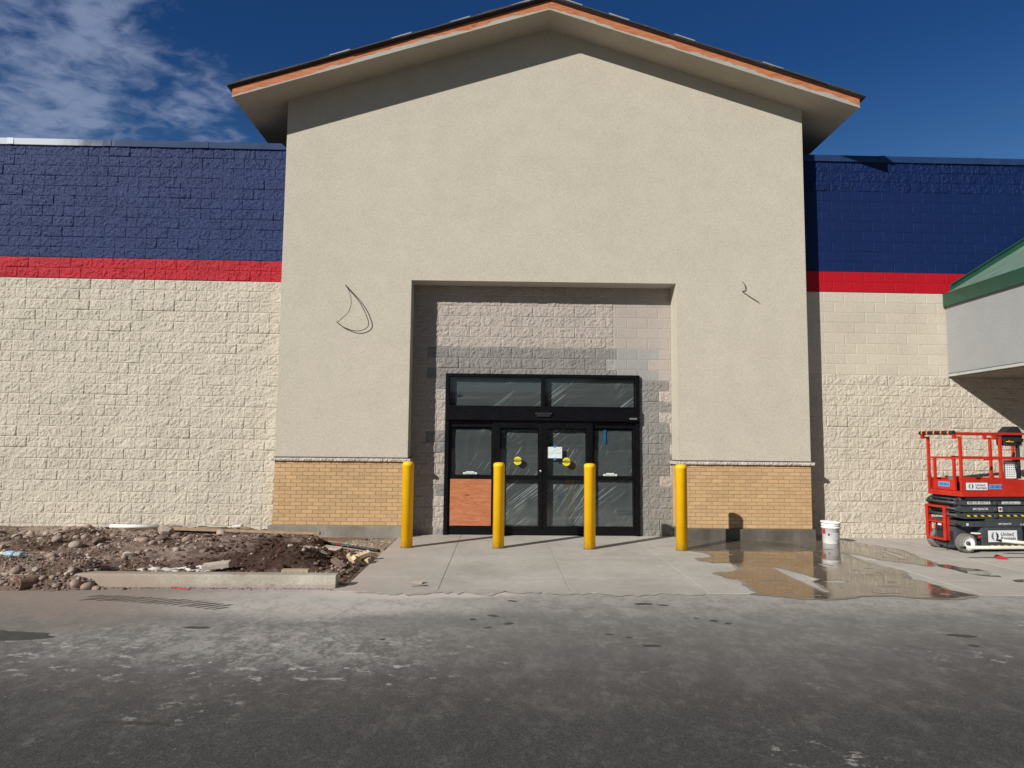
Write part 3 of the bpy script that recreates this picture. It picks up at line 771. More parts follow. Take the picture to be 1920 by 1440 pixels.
sash(-.135, .798, WY - .072, WY - .03, .135, .075, 1.985, .165, (1.03, 1.10), 'door_leaf')
sash(.806, 1.735, WY - .072, WY - .03, .075, .115, 1.985, .165, (1.03, 1.10), 'door_leaf')
gy = WY - .05
for xa, xb, za, zb, y in ((-.97, .772, 2.40, 2.945, WY + .0), (.842, 2.55, 2.40, 2.945, WY + .0),
                          (-.92, -.165, 1.10, 2.0, WY), (0, .723, 1.10, 1.985, gy), (.881, 1.62, 1.10, 1.985, gy), (1.76, 2.5, 1.10, 2.0, WY),
                          (0, .723, .165, 1.03, gy), (.881, 1.62, .165, 1.03, gy), (1.76, 2.5, .165, 1.03, WY)):
    pane(xa, xb, za, zb, y)
for xa, xb, za, zb in ((-.86, .76, 2.405, 2.90), (.90, 2.53, 2.405, 2.90), (-.91, -.17, 1.105, 1.97), (.02, .71, 1.105, 1.96), (.89, 1.61, 1.105, 1.965),
                       (1.78, 2.49, 1.105, 1.97), (.01, .715, .17, 1.02), (.885, 1.615, .17, 1.02), (1.77, 2.495, .17, 1.02)):
    film(xa, xb, za, zb, WY + .05)
m_ = MB(); m_.box(-.925, -.16, WY - .04, WY - .026, .17, 1.028); m_.build('plywood_panel', M['ply'], entrance)
m_ = MB(); m_.lathe([(.022, 0), (.022, -.02), (.012, -.026), (0, -.027)], (.76, WY - .072, 1.19), 'y', 16, M['steel']); m_.build('lock_cylinder', M['steel'], entrance)
def sticker(x, z, y):
    m_ = MB(); m_.lathe([(.076, 0), (.076, -.0015), (0, -.0016)], (x, y, z), 'y', 32, M['sticker'], True, False)
    m_.box(x - .08, x + .08, y - .0032, y - .0017, z - .018, z + .022, M['sticker_black']); st = m_.build('caution_sticker', None, entrance)
    o_ = origin(entrance)
    lettering('CAUTION', st, M['sticker'], '-y', (x - o_.x, y - .0033 - o_.y, z + .002), width=.13, height=.026)
    lettering('AUTOMATIC', st, M['ink'], '-y', (x - o_.x, y - .0017 - o_.y, z + .035), width=.115, height=.016)
    lettering('DOOR', st, M['ink'], '-y', (x - o_.x, y - .0017 - o_.y, z - .036), width=.06, height=.016)
sticker(.328, 1.375, gy - .002); sticker(1.243, 1.365, gy - .002)
def low_label(x, z, y):
    m_ = MB(); m_.box(x - .13, x + .13, y - .003, y - .001, z - .018, z + .018); m_.box(x - .075, x + .075, y - .003, y - .001, z + .0185, z + .036)
    st = m_.build('clearance_label', M['label_pale'], entrance); o_ = origin(entrance)
    lettering('STAND CLEAR', st, M['ink'], '-y', (x - o_.x, y - .003 - o_.y, z - .001), width=.19, height=.02, bold=.01)
low_label(-.56, 1.135, WY - .001); low_label(2.07, 1.125, WY - .001)
# room behind the glass
m_ = MB()
for a_ in ((-3.5, 5, WY + .3, WY + 7, -.02, .0), (-3.5, 5, WY + .3, WY + 7, 3.3, 3.32), (-3.5, 5, WY + 7, WY + 7.1, 0, 3.3), (-3.52, -3.5, WY + .3, WY + 7, 0, 3.3), (5, 5.02, WY + .3, WY + 7, 0, 3.3)):
    m_.box(*a_)
m_.build('interior', M['room'], store)
# paper notice and tape strips
nt = thing('paper_notice', 'white handwritten paper sheet taped inside the right door leaf', 'notice', (1.025, gy - .003, 1.535))
m_ = MB(); m_.box(-.135, .135, -.0012, 0, -.105, .105); m_.build('sheet', M['paper'], nt, world=False)
for x, z, dx_, dz_ in ((-.11, .08, .014, .004), (.0, .083, .01, .006), (.10, .082, .016, -.006), (-.02, .04, .02, -.014), (.005, .035, .012, .018), (.05, .045, .008, .022), (.07, .05, .014, .008),
                       (-.12, -.02, .01, .03), (-.095, -.02, .02, -.02), (-.07, -.016, .014, .02), (-.05, -.02, .018, .006), (-.03, -.012, .004, .034), (.01, -.016, .018, .012), (.03, -.024, .014, -.008), (.055, -.02, .012, .022),
                       (.08, -.018, .016, .004), (.10, -.015, .006, .02), (-.11, -.065, .004, .022)):
    m_ = MB(); m_.tube([(x, -.0016, z), (x + dx_ * .6, -.0016, z + dz_ * .4 + .004), (x + dx_, -.0016, z + dz_)], .0022, 5, M['ink']); m_.build('pen_stroke', M['ink'], nt, world=False)
for z in (.112, -.118):
    m_ = MB(); m_.box(-.022, .02, -.0024, -.0013, z - .022, z + .018); m_.build('tape_strip', M['tape'], nt, world=False)
m_ = MB(); m_.obox((1.975, WY + .025, 1.86), (.05, .001, .235), (0, .03, 0)); m_.obox((1.978, WY + .024, 1.735), (.046, .001, .03), (0, .2, 0), None)
tag(m_.build('masking_tape', M['tape']), 'strip of blue masking tape hanging on the right fixed door pane', 'tape')
m_ = MB(); m_.obox((-.885, WY + .025, 2.68), (.05, .001, .47)); m_.obox((-.80, WY + .024, 2.60), (.10, .001, .03), (0, -.35, 0))
tag(m_.build('masking_tape', simple('dark_blue_tape', (.012, .04, .12), .6)), 'dark blue tape along the left edge of the upper transom window', 'tape')

# wires hanging out of the stucco
def wire(pts, r, mat, label):
    m_ = MB(); P = [Vector(p) for p in pts]; path = []
    for i in range(len(P) - 1):
        p0, p1, p2, p3 = P[max(i - 1, 0)], P[i], P[i + 1], P[min(i + 2, len(P) - 1)]
        for k in range(5):
            s_ = k / 5
            path.append(.5 * ((2 * p1) + (p2 - p0) * s_ + (2 * p0 - 5 * p1 + 4 * p2 - p3) * s_ ** 2 + (3 * p1 - p0 - 3 * p2 + p3) * s_ ** 3))
    path.append(P[-1]); m_.tube(path, r, 6)
    return tag(m_.build('loose_wire', mat), label, 'wire')
wire([(-2.887, PY + .01, 4.585), (-2.875, PY - .03, 4.56), (-2.805, PY - .05, 4.476), (-2.684, PY - .06, 4.348), (-2.562, PY - .065, 4.18), (-2.479, PY - .065, 4.012), (-2.436, PY - .06, 3.884), (-2.453, PY - .05, 3.794), (-2.549, PY - .05, 3.734), (-2.695, PY - .05, 3.722), (-2.892, PY - .04, 3.789), (-3.022, PY - .035, 3.886)],
     .0075, M['wire'], 'long looped black cable hanging from the stucco left of the doorway')
wire([(-2.888, PY + .01, 4.57), (-2.83, PY - .012, 4.47), (-2.792, PY - .012, 4.346), (-2.788, PY - .012, 4.227), (-2.833, PY - .012, 4.087), (-2.947, PY - .012, 3.966), (-3.03, PY - .012, 3.89)],
     .0035, M['white_wire'], 'thin pale wire inside the loop of black cable on the stucco')
wire([(4.472, PY + .01, 4.757), (4.505, PY - .025, 4.70), (4.525, PY - .03, 4.63), (4.515, PY - .02, 4.575), (4.478, PY - .008, 4.555), (4.557, PY - .02, 4.495), (4.655, PY - .03, 4.426), (4.774, PY - .03, 4.357)],
     .006, M['wire'], 'short crooked black wire sticking out of the stucco right of the doorway')

# ------------------------------------------------------------------ ground
def grid_sheet(xs, ys, skip, z):
    m_ = MB(); v = [(x, y, z) for y in ys for x in xs]; n_ = len(xs)
    f = [(j * n_ + i, j * n_ + i + 1, (j + 1) * n_ + i + 1, (j + 1) * n_ + i) for j in range(len(ys) - 1) for i in range(n_ - 1) if not skip((xs[i] + xs[i + 1]) / 2, (ys[j] + ys[j + 1]) / 2)]
    m_.poly(v, f); return m_
m_ = MB(); q = []
for k in range(81):
    a_ = math.pi + math.pi * k / 80; r_ = 260; hh = 16 + 14 * hsh(k // 3, 4) + 5 * hsh(k, 9)
    for dr, zz_ in ((0, -1), (20, hh * .7), (45, hh), (90, hh * .6), (140, -1)): q.append(((r_ + dr) * math.cos(a_) * 1.6, (r_ + dr) * math.sin(a_) + 60, zz_))
m_.poly(q, [(k * 5 + i, k * 5 + i + 1, (k + 1) * 5 + i + 1, (k + 1) * 5 + i) for k in range(80) for i in range(4)], None, True)
tag(m_.build('unseen_hills', simple('unseen_scrub_hills', (.07, .075, .05), .95, var=.4, vscale=.05)), kind='structure')  # unseen hills added behind the camera to keep sky out of door reflections
SX = -1.80                                                # left edge of the apron
g = grid_sheet([-1500, -14, SX, 14, 1500], [-1500, 8.47, 13.2, 1500], lambda x, y: -14 < x < SX and 8.47 < y < 13.2, -.0045)
tag(g.build('parking_lot', M['asphalt'], fix=False), kind='structure')
m_ = MB()
jx = [SX, -.70, .83, 2.43, 4.03, 5.63, 7.23, 8.83, 10.43, 12.03]; jy = [8.15, 9.02, 10.62, 12.22, 13.16]
for i in range(len(jx) - 1):
    for j in range(len(jy) - 1):
        m_.box(jx[i] + (.004 if i else 0), jx[i + 1] - .004, jy[j] + (.003 if j else 0), jy[j + 1] - .003, -.12 if i == 0 else -.05, 0)
tag(m_.build('sidewalk', M['concrete'], bevel=.003), kind='structure')

# puddle
def jag(poly, step=.09, amp=.035, seed=1):
    out = []
    for i in range(len(poly)):
        a_, b_ = np.array(poly[i]), np.array(poly[(i + 1) % len(poly)]); L_ = np.linalg.norm(b_ - a_); n_ = max(1, int(L_ / step)); nn = np.array([-(b_ - a_)[1], (b_ - a_)[0]]) / max(L_, 1e-6)
        for k in range(n_):
            p = a_ + (b_ - a_) * k / n_
            out.append(tuple(p + nn * (hsh(i, k, seed) - .5) * amp * (k > 0)))
    return out
main = [(3.232, 12.60), (3.12, 12.131), (3.049, 11.401), (3.274, 11.177), (3.312, 10.787), (3.242, 10.659), (2.958, 10.586), (2.987, 10.408), (3.114, 10.24), (3.371, 10.251), (3.373, 10.029), (3.358, 9.712), (3.213, 9.556), (2.943, 9.448), (2.904, 9.38), (2.93, 9.077), (3.065, 9.02), (3.103, 8.908), (3.085, 8.74), (3.008, 8.615), (3.019, 8.42), (3.024, 8.197), (2.95, 8.144), (3.069, 8.091), (3.423, 7.93), (3.631, 7.875), (3.865, 7.917), (4.103, 8.038), (4.268, 8.088), (4.562, 8.079), (4.714, 7.967), (4.934, 7.974), (5.118, 7.952), (5.398, 8.076), (5.512, 8.125), (5.443, 8.263), (5.371, 8.405), (5.397, 8.71), (5.344, 8.98), (5.253, 9.09), (5.421, 9.417), (5.506, 9.686), (5.453, 9.98), (5.404, 10.118), (5.383, 10.563), (5.447, 11.226), (5.667, 11.115), (5.758, 10.579), (6.032, 10.333), (6.181, 10.079), (6.40, 10.30), (6.50, 10.9), (6.566, 11.3), (6.62, 11.739), (6.464, 12.026), (6.35, 12.5), (6.2, 12.9), (5.78, 12.95), (5.73, 12.60)]
holes = [[(3.826, 9.942), (3.945, 9.784), (4.068, 9.404), (4.12, 9.016), (3.969, 8.877), (3.899, 8.359), (3.894, 8.263), (3.789, 8.213), (3.78, 8.554), (3.773, 8.982), (3.786, 9.394)],
         [(4.593, 10.258), (4.699, 10.161), (4.791, 10.065), (4.679, 9.908), (4.615, 10.086)],
         [(6.271, 11.723), (6.364, 11.577), (6.374, 11.147), (6.282, 10.712), (6.176, 10.804), (6.188, 11.261)],
         [(4.057, 8.88), (4.312, 9.0), (4.436, 8.915), (4.347, 8.803), (4.149, 8.797)],
         [(4.359, 8.277), (4.441, 8.185), (4.608, 8.22), (4.728, 8.175), (4.512, 8.12), (4.38, 8.12)]]
tails = [[(6.304, 10.2), (6.54, 10.208), (6.574, 9.955), (6.731, 9.826), (6.741, 9.566), (6.634, 9.256), (6.465, 9.309), (6.356, 9.489), (6.331, 9.81), (6.289, 10.013)],
         [(6.626, 9.058), (6.823, 9.11), (6.674, 8.914), (6.586, 8.944)]]
def flat(loops, z, mat, name, **kw):
    P = [[Vector((x, y, 0)) for x, y in l] for l in loops]; allp = [p for l in P for p in l]
    tris = tessellate_polygon(P)
    m_ = MB(); m_.poly([(p.x, p.y, z) for p in allp], [tuple(t_) for t_ in tris])
    o = m_.build(name, mat, fix=False)
    for p in o.data.polygons:
        if p.normal.z < 0: p.flip()
    return tag(o, **kw)
def grow(poly, d):
    out = []; n_ = len(poly); A = sum(poly[i][0] * poly[(i + 1) % n_][1] - poly[(i + 1) % n_][0] * poly[i][1] for i in range(n_)); sg = 1 if A > 0 else -1
    for i in range(n_):
        p, q = np.array(poly[i - 1]), np.array(poly[(i + 1) % n_]); t_ = (q - p) / max(np.linalg.norm(q - p), 1e-6)
        out.append(tuple(np.array(poly[i]) + sg * np.array([t_[1], -t_[0]]) * d * (.35 + 1.3 * hsh(i, 2.2))))
    return out
n = N('damp_concrete'); f = n.noise(3, 5, .6)
M['damp'] = n.set(color=n.ramp(f, [(.35, (.22, .195, .165)), (.65, (.32, .29, .25))]), rough=.6, spec=.35)
flat([jag(grow(main, .055), seed=13, amp=.05)] + [jag(grow(h_, -.028), step=.12, amp=.02, seed=15) for h_ in holes], .0016, M['damp'], 'damp_patch', kind='structure')
def inside(p, poly):
    c_ = False; j = len(poly) - 1
    for i in range(len(poly)):
        (xi, yi), (xj, yj) = poly[i], poly[j]
        if (yi > p[1]) != (yj > p[1]) and p[0] < (xj - xi) * (p[1] - yi) / (yj - yi) + xi: c_ = not c_
        j = i
    return c_
def pdist(p, poly): 
    d = 9
    for i in range(len(poly)):
        a_, b_ = np.array(poly[i]), np.array(poly[(i + 1) % len(poly)]); ab = b_ - a_; t_ = np.clip(np.dot(np.array(p) - a_, ab) / max(ab @ ab, 1e-9), 0, 1); d = min(d, np.linalg.norm(np.array(p) - a_ - t_ * ab))
    return d
islands = []
for _ in range(600):
    if len(islands) > 26: break
    p = (random.uniform(2.95, 6.6), random.uniform(7.9, 11.8)); r_ = random.choice([.03, .04, .05, .08])
    rx = r_ * random.uniform(1, 2.2)
    if not inside(p, main) or pdist(p, main) < rx + .10 or any(pdist(p, h_) < rx + .10 or inside(p, h_) for h_ in holes) or any(math.hypot(p[0] - q[0][0], p[1] - q[0][1]) < q[1] + rx + .08 for q in islands): continue
    if pdist(p, main) > .55 and random.random() < .75: continue
    islands.append((p, rx, r_))
isl = [[(p[0] + rx * (1 + .5 * (hsh(k, p[0]) - .5)) * math.cos(k * .5236), p[1] + ry * (1 + .6 * (hsh(k, p[1]) - .5)) * math.sin(k * .5236)) for k in range(12)] for p, rx, ry in islands]
flat([jag(main, step=.06, amp=.055, seed=3)] + [jag(h_, step=.06, amp=.045, seed=5) for h_ in holes] + isl, .0035, M['wet'], 'puddle_water', kind='structure')
for i, tl in enumerate(tails): flat([jag(tl, seed=7 + i)], .0035, M['wet'], 'puddle_water', kind='structure')

n = N('pale_dust'); f = n.noise(4, 6, .65)
M['dust'] = n.set(color=n.ramp(f, [(.35, (.36, .34, .31)), (.65, (.47, .445, .405))]), rough=.95, spec=.1)
dx0 = SX + .15; k_ = 0
while dx0 < 7.6:
    L_ = random.uniform(.25, 1.1); cy_ = 8.15 + random.uniform(-.05, .05); n_ = max(6, int(L_ / .06)); up = []; dn = []
    for q in range(n_ + 1):
        e_ = math.sin(math.pi * q / n_) ** .6; x_ = dx0 + L_ * q / n_
        up.append((x_, cy_ + e_ * (.03 + .10 * hsh(q, k_)))); dn.append((x_, cy_ - e_ * (.04 + .16 * hsh(q, k_ + 50)) - .002))
    if not (2.7 < dx0 + L_ and dx0 < 5.7):
        flat([up + dn[::-1][1:-1]], .0007 + .0004 * (k_ % 2), M['dust'], 'dust_drift', label='pale dust drifted over the front edge of the apron', cat='dust', kind='stuff')
    dx0 += L_ * random.uniform(.6, 1.1); k_ += 1
# ------------------------------------------------------------------ dug-up bed
def sstep(a, b, x): 
    q = np.clip((x - a) / (b - a), 0, 1); return q * q * (3 - 2 * q)
def bed_h(x, y, fine=True):
    x = np.asarray(x, float); y = np.asarray(y, float)
    G = lambda cx, cy, sx_, sy_, a: a * np.exp(-((x - cx) / sx_) ** 2 - ((y - cy) / sy_) ** 2)
    h = .02 + .075 * sstep(12.2, 12.7, y) * (1 - sstep(-4.6, -4.0, x))
    h = h + G(-3.75, 11.4, 1.0, .75, .15) + G(-2.95, 10.0, .6, .6, .17) + G(-4.6, 10.4, .9, .8, .07) + G(-7.1, 11.0, 2.2, .7, .09) + G(-7.15, 12.2, .35, .35, .14) + G(-9.2, 11, 1.5, 1, .08) + G(-5.6, 11.6, .8, .6, .06)
    h = h + G(-2.1, 10.7, .42, 1.1, -.17) + G(-2.0, 9.0, .25, .5, -.10) + G(-3.9, 9.35, .7, .35, -.04)
    h = h + .055 * (1 - sstep(8.5, 9.3, y)) * (1 - sstep(-2.6, -2.1, x))
    pile = (1 - sstep(-4.9, -4.3, x + fbm(x * 2, y * 2, 71, 3) * .5))
    inb = sstep(8.42, 8.5, y)
    fr = (np.exp(-((y - 8.58) / .32) ** 2) * .225 + .02) * pile - .06 * (1 - sstep(8.02, 8.22, y))
    h = np.where(y > 8.46, np.maximum(h, fr * pile), np.where(pile > .02, fr * pile - .03 * (1 - pile), -.08))
    if fine:
        amp = np.where(y > 8.0, 1, 0)
        flat_ = 1 - .75 * sstep(12.35, 12.6, y) * (1 - sstep(-7.6, -7.2, x))
        h = h + amp * flat_ * (fbm(x * 2.2, y * 2.2, 41, 3) * .09 + fbm(x * 7, y * 7, 47, 3) * .065 + fbm(x * 21, y * 21, 53, 2) * .042) * np.where(y > 8.46, 1, pile * .7)
    diag = y - (11.36 + (-1.84 - x) * .72)
    h = np.where((x > -3.25) & (diag > -.06), np.minimum(h, -.06), h)
    h = np.where((x > -3.0) & (diag > -.9), np.minimum(h, .0 - .11 * sstep(-.9, -.2, diag) + .06 * (1 - sstep(-3.0, -2.6, x))), h)
    return np.minimum(h, np.where(x > SX - .12, -.02, 9))
xs = np.concatenate([np.arange(-14, -9.6, .12), np.arange(-9.6, SX + .001, .026)]); xs[-1] = SX - .002
ys = np.arange(7.95, 13.13, .026)
Xg, Yg = np.meshgrid(xs, ys); Hg = bed_h(Xg, Yg) + (RNG.random(Xg.shape) - .5) * .010 * (Xg > -9.6)
nX = len(xs); I, J = np.meshgrid(np.arange(nX - 1), np.arange(len(ys) - 1)); a_ = (J * nX + I).ravel()
bed = raw_mesh('dirt', np.stack([Xg, Yg, Hg], -1).reshape(-1, 3), np.stack([a_, a_ + 1, a_ + nX + 1, a_ + nX], 1), M['dirt'], None, True)
tag(bed, 'dug-up brown dirt filling the planting bed under the left wall', 'dirt', kind='stuff')

m_ = MB()                                                 # kerb, left end swallowed by the dirt
prof = [(8.30, -.1), (8.312, .125), (8.335, .143), (8.46, .146), (8.47, .13), (8.47, -.1)]
m_.prism(prof, -13, -1.90, 'x')
kb = m_.build('kerb', M['kerb'], bevel=.006); tag(kb, kind='structure')

# the old slab in front of the left plinth
m_ = MB(); m_.prism([(-4.25, PY - .062), (-4.25, 12.5), (-3.1, 12.33), (-2.4, 11.83), (-1.93, 11.42), (-1.84, 11.33), (SX - .004, 11.75), (SX - .004, PY - .062)], -.10, -.004, 'z')
tag(m_.build('old_slab', M['old_slab'], bevel=.006), 'stained brown slab remnant in front of the left concrete plinth', 'slab')
m_ = MB(); m_.tube([(-3.3, 12.35, -.03), (-2.9, 12.15, -.035), (-2.4, 11.78, -.035), (-1.93, 11.37, -.03)], .022, 8)
tag(m_.build('drain_hose', M['membrane']), 'black hose along the broken edge of the stained slab', 'hose')

# ------------------------------------------------------------------ stones
def rock_mesh(name, seed, angular, mats):
    bm = bmesh.new(); bmesh.ops.create_icosphere(bm, subdivisions=2 if angular else 3, radius=1)
    r = random.Random(seed); sc = (1, r.uniform(.65, .9), r.uniform(.45, .7))
    planes = [(Vector((r.gauss(0, 1), r.gauss(0, 1), r.gauss(0, 1))).normalized(), r.uniform(.5, .8)) for _ in range(9)]
    off = r.random() * 50
    for v in bm.verts:
        d = v.co.normalized(); q = 1 + .22 * float(fbm(np.array(d.x * 1.3 + off), np.array(d.y * 1.3 + d.z * .9), seed, 2))
        p = d * q
        if angular:
            for n_, k in planes:
                t_ = p.dot(n_)
                if t_ > k: p = p - n_ * (t_ - k)
        v.co = Vector((p.x * sc[0], p.y * sc[1], p.z * sc[2]))
    for f in bm.faces: f.smooth = not angular
    me = bpy.data.meshes.new(name); bm.to_mesh(me); bm.free(); me.materials.append(mats); return me
round_m = [rock_mesh('cobble', i, False, M[k]) for i, k in enumerate(['cobble', 'cobble_grey', 'cobble', 'cobble_grey', 'cobble_dark', 'cobble'])]
ang_m = [rock_mesh('rubble_chunk', 20 + i, True, M[k]) for i, k in enumerate(['chunk', 'cobble_dark', 'chunk', 'cobble_grey', 'cobble_dark'])]
clod_m = [rock_mesh('rubble_chunk', 40 + i, True, M['clod']) for i in range(4)]
def place_rock(me, x, y, s_, name, label, cat, group, sink=.25, z=None, flat_=1.0):
    o = bpy.data.objects.new(name, me); COL.objects.link(o)
    h_ = float(bed_h(x, y)) if z is None else z
    o.location = (x, y, h_ + s_ * (.5 - sink) * flat_); o.scale = (s_, s_, s_ * flat_)
    o.rotation_euler = (random.uniform(-.3, .3), random.uniform(-.3, .3), random.uniform(0, 6.28))
    return tag(o, label, cat, group)
GL, GK, GR, GS = 'cobbles on the dirt under the left wall', 'stones spilled in front of the kerb', 'broken chunks on the dark dirt mound', 'stones in the hollow beside the apron'
for i in range(125):
    x = random.uniform(-8.8, -4.5); y = random.choice([random.gauss(11.0, .75), random.uniform(9.6, 12.2)])
    y = min(max(y, 9.3), 12.4)
    place_rock(random.choice(round_m if random.random() < .62 else ang_m), x, y, random.choice([.03, .035, .045, .05, .06, .08]) * random.uniform(.85, 1.2), 'cobble', 'dusty grey-brown stone on the dirt between kerb and left wall', 'stone', GL)
for i in range(46):
    x = random.uniform(-6.6, -4.25); y = 8.12 + abs(random.gauss(0, .16)) + max(0, -x - 5.6) * .02
    if x > -4.7: y = random.uniform(8.1, 8.26)
    zf = max(float(bed_h(x, y)), -.006)
    place_rock(random.choice(round_m + ang_m[:2]), x, y, random.choice([.03, .04, .05, .06]) * random.uniform(.8, 1.2), 'cobble', 'dusty stone in the dirt spilled over the kerb end', 'stone', GK, z=zf)
for i in range(42):
    x = random.uniform(-4.9, -2.4); y = random.uniform(9.0, 11.9)
    place_rock(random.choice(clod_m if random.random() < .75 else ang_m), x, y, random.choice([.035, .045, .06, .075]) * random.uniform(.8, 1.3), 'rubble_chunk', 'angular lump on the dark dirt mound beside the stained slab', 'rubble', GR)
for i in range(34):
    x = random.uniform(-2.75, -1.93); y = random.uniform(8.75, 11.3)
    place_rock(random.choice(ang_m[1:] + clod_m[:2]), x, y, random.choice([.025, .03, .045]) * random.uniform(.8, 1.3), 'rubble_chunk', 'small angular stone in the hollow along the apron edge', 'stone', GS)
# single stones one can point to
place_rock(ang_m[0], -5.55, 9.75, .12, 'concrete_chunk', 'largest pale angular chunk in the cobbles left of the lime powder', 'rubble', None, .3)
place_rock(ang_m[2], -5.15, 9.95, .10, 'concrete_chunk', 'flat pale chunk leaning just right of the largest angular chunk', 'rubble', None, .3)
place_rock(ang_m[1], -4.25, 10.25, .10, 'clay_lump', 'brown square clay lump above the white lime powder', 'rubble', None, .3)
place_rock(round_m[0], -7.55, 11.5, .115, 'cobble', 'big smooth cobble at the far left edge of the dirt', 'stone', None, .3)
place_rock(round_m[3], -6.35, 10.7, .10, 'cobble', 'big smooth oval cobble beside the dark gap in the cobbles', 'stone', None, .3)
place_rock(round_m[1], -4.75, 12.15, .10, 'cobble', 'smooth pale cobble leaning on the grey pipe by the wall', 'stone', None, .2)
place_rock(ang_m[3], -5.75, 12.25, .16, 'dirt_clod', 'dark jagged clod topping the dirt against the left wall', 'rubble', None, .1)
place_rock(round_m[1], -7.6, 12.55, .075, 'cobble', 'left one of two cobbles on the smooth sand by the wall', 'stone', None, .2)
place_rock(round_m[0], -7.2, 12.5, .08, 'cobble', 'right one of two cobbles on the smooth sand by the wall', 'stone', None, .2)
place_rock(ang_m[2], -3.15, 10.75, .055, 'concrete_chunk', 'left one of two white chunks on top of the dark mound', 'rubble', None, .1)
place_rock(round_m[3], -2.85, 10.75, .06, 'concrete_chunk', 'right one of two white chunks on top of the dark mound', 'rubble', None, .1)

def scatter(name, n_, fn, mats, rmin, rmax, label, cat, dark=None):
    base = bmesh.new(); bmesh.ops.create_icosphere(base, subdivisions=1, radius=1)
    bv = np.array([v.co[:] for v in base.verts]); bf = np.array([[v.index for v in f.verts] for f in base.faces]); base.free()
    P = fn(n_); n_ = len(P)
    s_ = RNG.uniform(0, 1, n_) ** 2.2 * (rmax - rmin) + rmin
    an = RNG.uniform(0, 6.28, n_); V = bv[None] * (1 + RNG.uniform(-.35, .35, (n_, len(bv), 1)))
    V = V * s_[:, None, None] * np.stack([np.ones(n_), RNG.uniform(.6, 1, n_), RNG.uniform(.4, .8, n_)], 1)[:, None]
    c_, q_ = np.cos(an)[:, None], np.sin(an)[:, None]
    V = np.stack([V[..., 0] * c_ - V[..., 1] * q_, V[..., 0] * q_ + V[..., 1] * c_, V[..., 2]], -1) + P[:, None]
    F = bf[None] + (np.arange(n_) * len(bv))[:, None, None]
    o = raw_mesh(name, V.reshape(-1, 3), F.reshape(-1, 3), mats, None, False)
    mi_ = RNG.integers(0, len(mats), n_)
    if dark is not None:
        inm = (((P[:, 0] + 3.1) / 1.25) ** 2 + ((P[:, 1] - 10.15) / 1.3) ** 2 < 1) & (RNG.random(n_) < .85); mi_[inm] = dark
    idx = np.repeat(mi_, len(bf)); o.data.polygons.foreach_set('material_index', idx.astype(np.int32))
    return tag(o, label, cat, kind='stuff')
def on_bed(n_):
    x = RNG.uniform(-9.5, SX - .1, n_); y = RNG.uniform(8.5, 12.7, n_)
    k = (vnoise(x * 1.5, y * 1.5, 77) > .28); x, y = x[k], y[k]
    return np.stack([x, y, bed_h(x, y) + .004], 1)
scatter('gravel', 9000, on_bed, [M['cobble'], M['cobble_dark'], M['cobble_grey'], M['dirt'], M['clod']], .007, .036, 'loose gravel and crumbs of soil all over the dug-up bed', 'gravel', 4)
def by_kerb(n_):
    x = RNG.uniform(-9, -1.9, n_); y = 8.29 - np.abs(RNG.normal(0, .05, n_)); return np.stack([x, y, np.full(n_, -.004)], 1)
def lot(n_):
    x = RNG.uniform(-5, 6, n_); y = RNG.uniform(3.4, 8.1, n_); return np.stack([x, y, np.full(n_, -.006)], 1)
def kp(n_):
    x = RNG.uniform(-8, -4.2, n_); y = RNG.uniform(8.05, 8.6, n_); h_ = bed_h(x, y); k = h_ > -.004; return np.stack([x, y, h_ + .004], 1)[k]
scatter('gravel', 1400, by_kerb, [M['cobble'], M['cobble_grey'], M['dirt']], .004, .016, 'fine gravel washed along the foot of the kerb', 'gravel')
scatter('gravel', 2500, kp, [M['cobble'], M['cobble_grey'], M['dirt'], M['cobble_dark']], .006, .03, 'gravel in the dirt spilled over the left kerb end', 'gravel')
scatter('gravel', 500, lot, [M['cobble_grey'], M['chunk'], M['cobble_dark']],    .0015, .005, 'tiny stray grit scattered over the dark asphalt', 'gravel')
def plint(n_):
    x = RNG.uniform(-2.6, -1.82, n_); y = RNG.uniform(11.6, 12.5, n_); return np.stack([x, y, np.full(n_, -.002)], 1)
scatter('gravel', 500, plint, [M['chunk'], M['cobble_grey'], M['lime']], .003, .012, 'pale gravel on the stained slab in front of the left plinth', 'gravel')

# lime powder patches
def drape(name, poly, mat, lift_, label, cat, step=.03, seed=1):
    px_ = np.array(poly); lo, hi = px_.min(0), px_.max(0)
    xs = np.arange(lo[0], hi[0], step); ys = np.arange(lo[1], hi[1], step); Xq, Yq = np.meshgrid(xs, ys)
    ins = np.zeros(Xq.shape, bool); j = len(poly) - 1
    for i in range(len(poly)):
        xi, yi = poly[i]; xj, yj = poly[j]
        ins ^= ((yi > Yq) != (yj > Yq)) & (Xq < (xj - xi) * (Yq - yi) / (yj - yi + 1e-9) + xi); j = i
    ins &= fbm(Xq * 6, Yq * 6, seed, 4) > -.02
    Hq = np.maximum(bed_h(Xq, Yq), -.004) + np.where(ins, lift_, -.03) + (RNG.random(Xq.shape) - .5) * .006
    n_ = len(xs); I, J = np.meshgrid(np.arange(n_ - 1), np.arange(len(ys) - 1)); a_ = (J * n_ + I).ravel()
    return tag(raw_mesh(name, np.stack([Xq, Yq, Hq], -1).reshape(-1, 3), np.stack([a_, a_ + 1, a_ + n_ + 1, a_ + n_], 1), mat, None, True), label, cat, kind='stuff')
drape('lime_powder', [(-4.95, 9.25), (-4.5, 9.12), (-4.2, 9.2), (-3.75, 9.25), (-3.5, 9.5), (-3.7, 9.72), (-4.1, 9.6), (-4.4, 9.35), (-4.8, 9.45)], M['lime'], .012, 'white lime powder spilled behind the middle of the kerb', 'powder', seed=3)
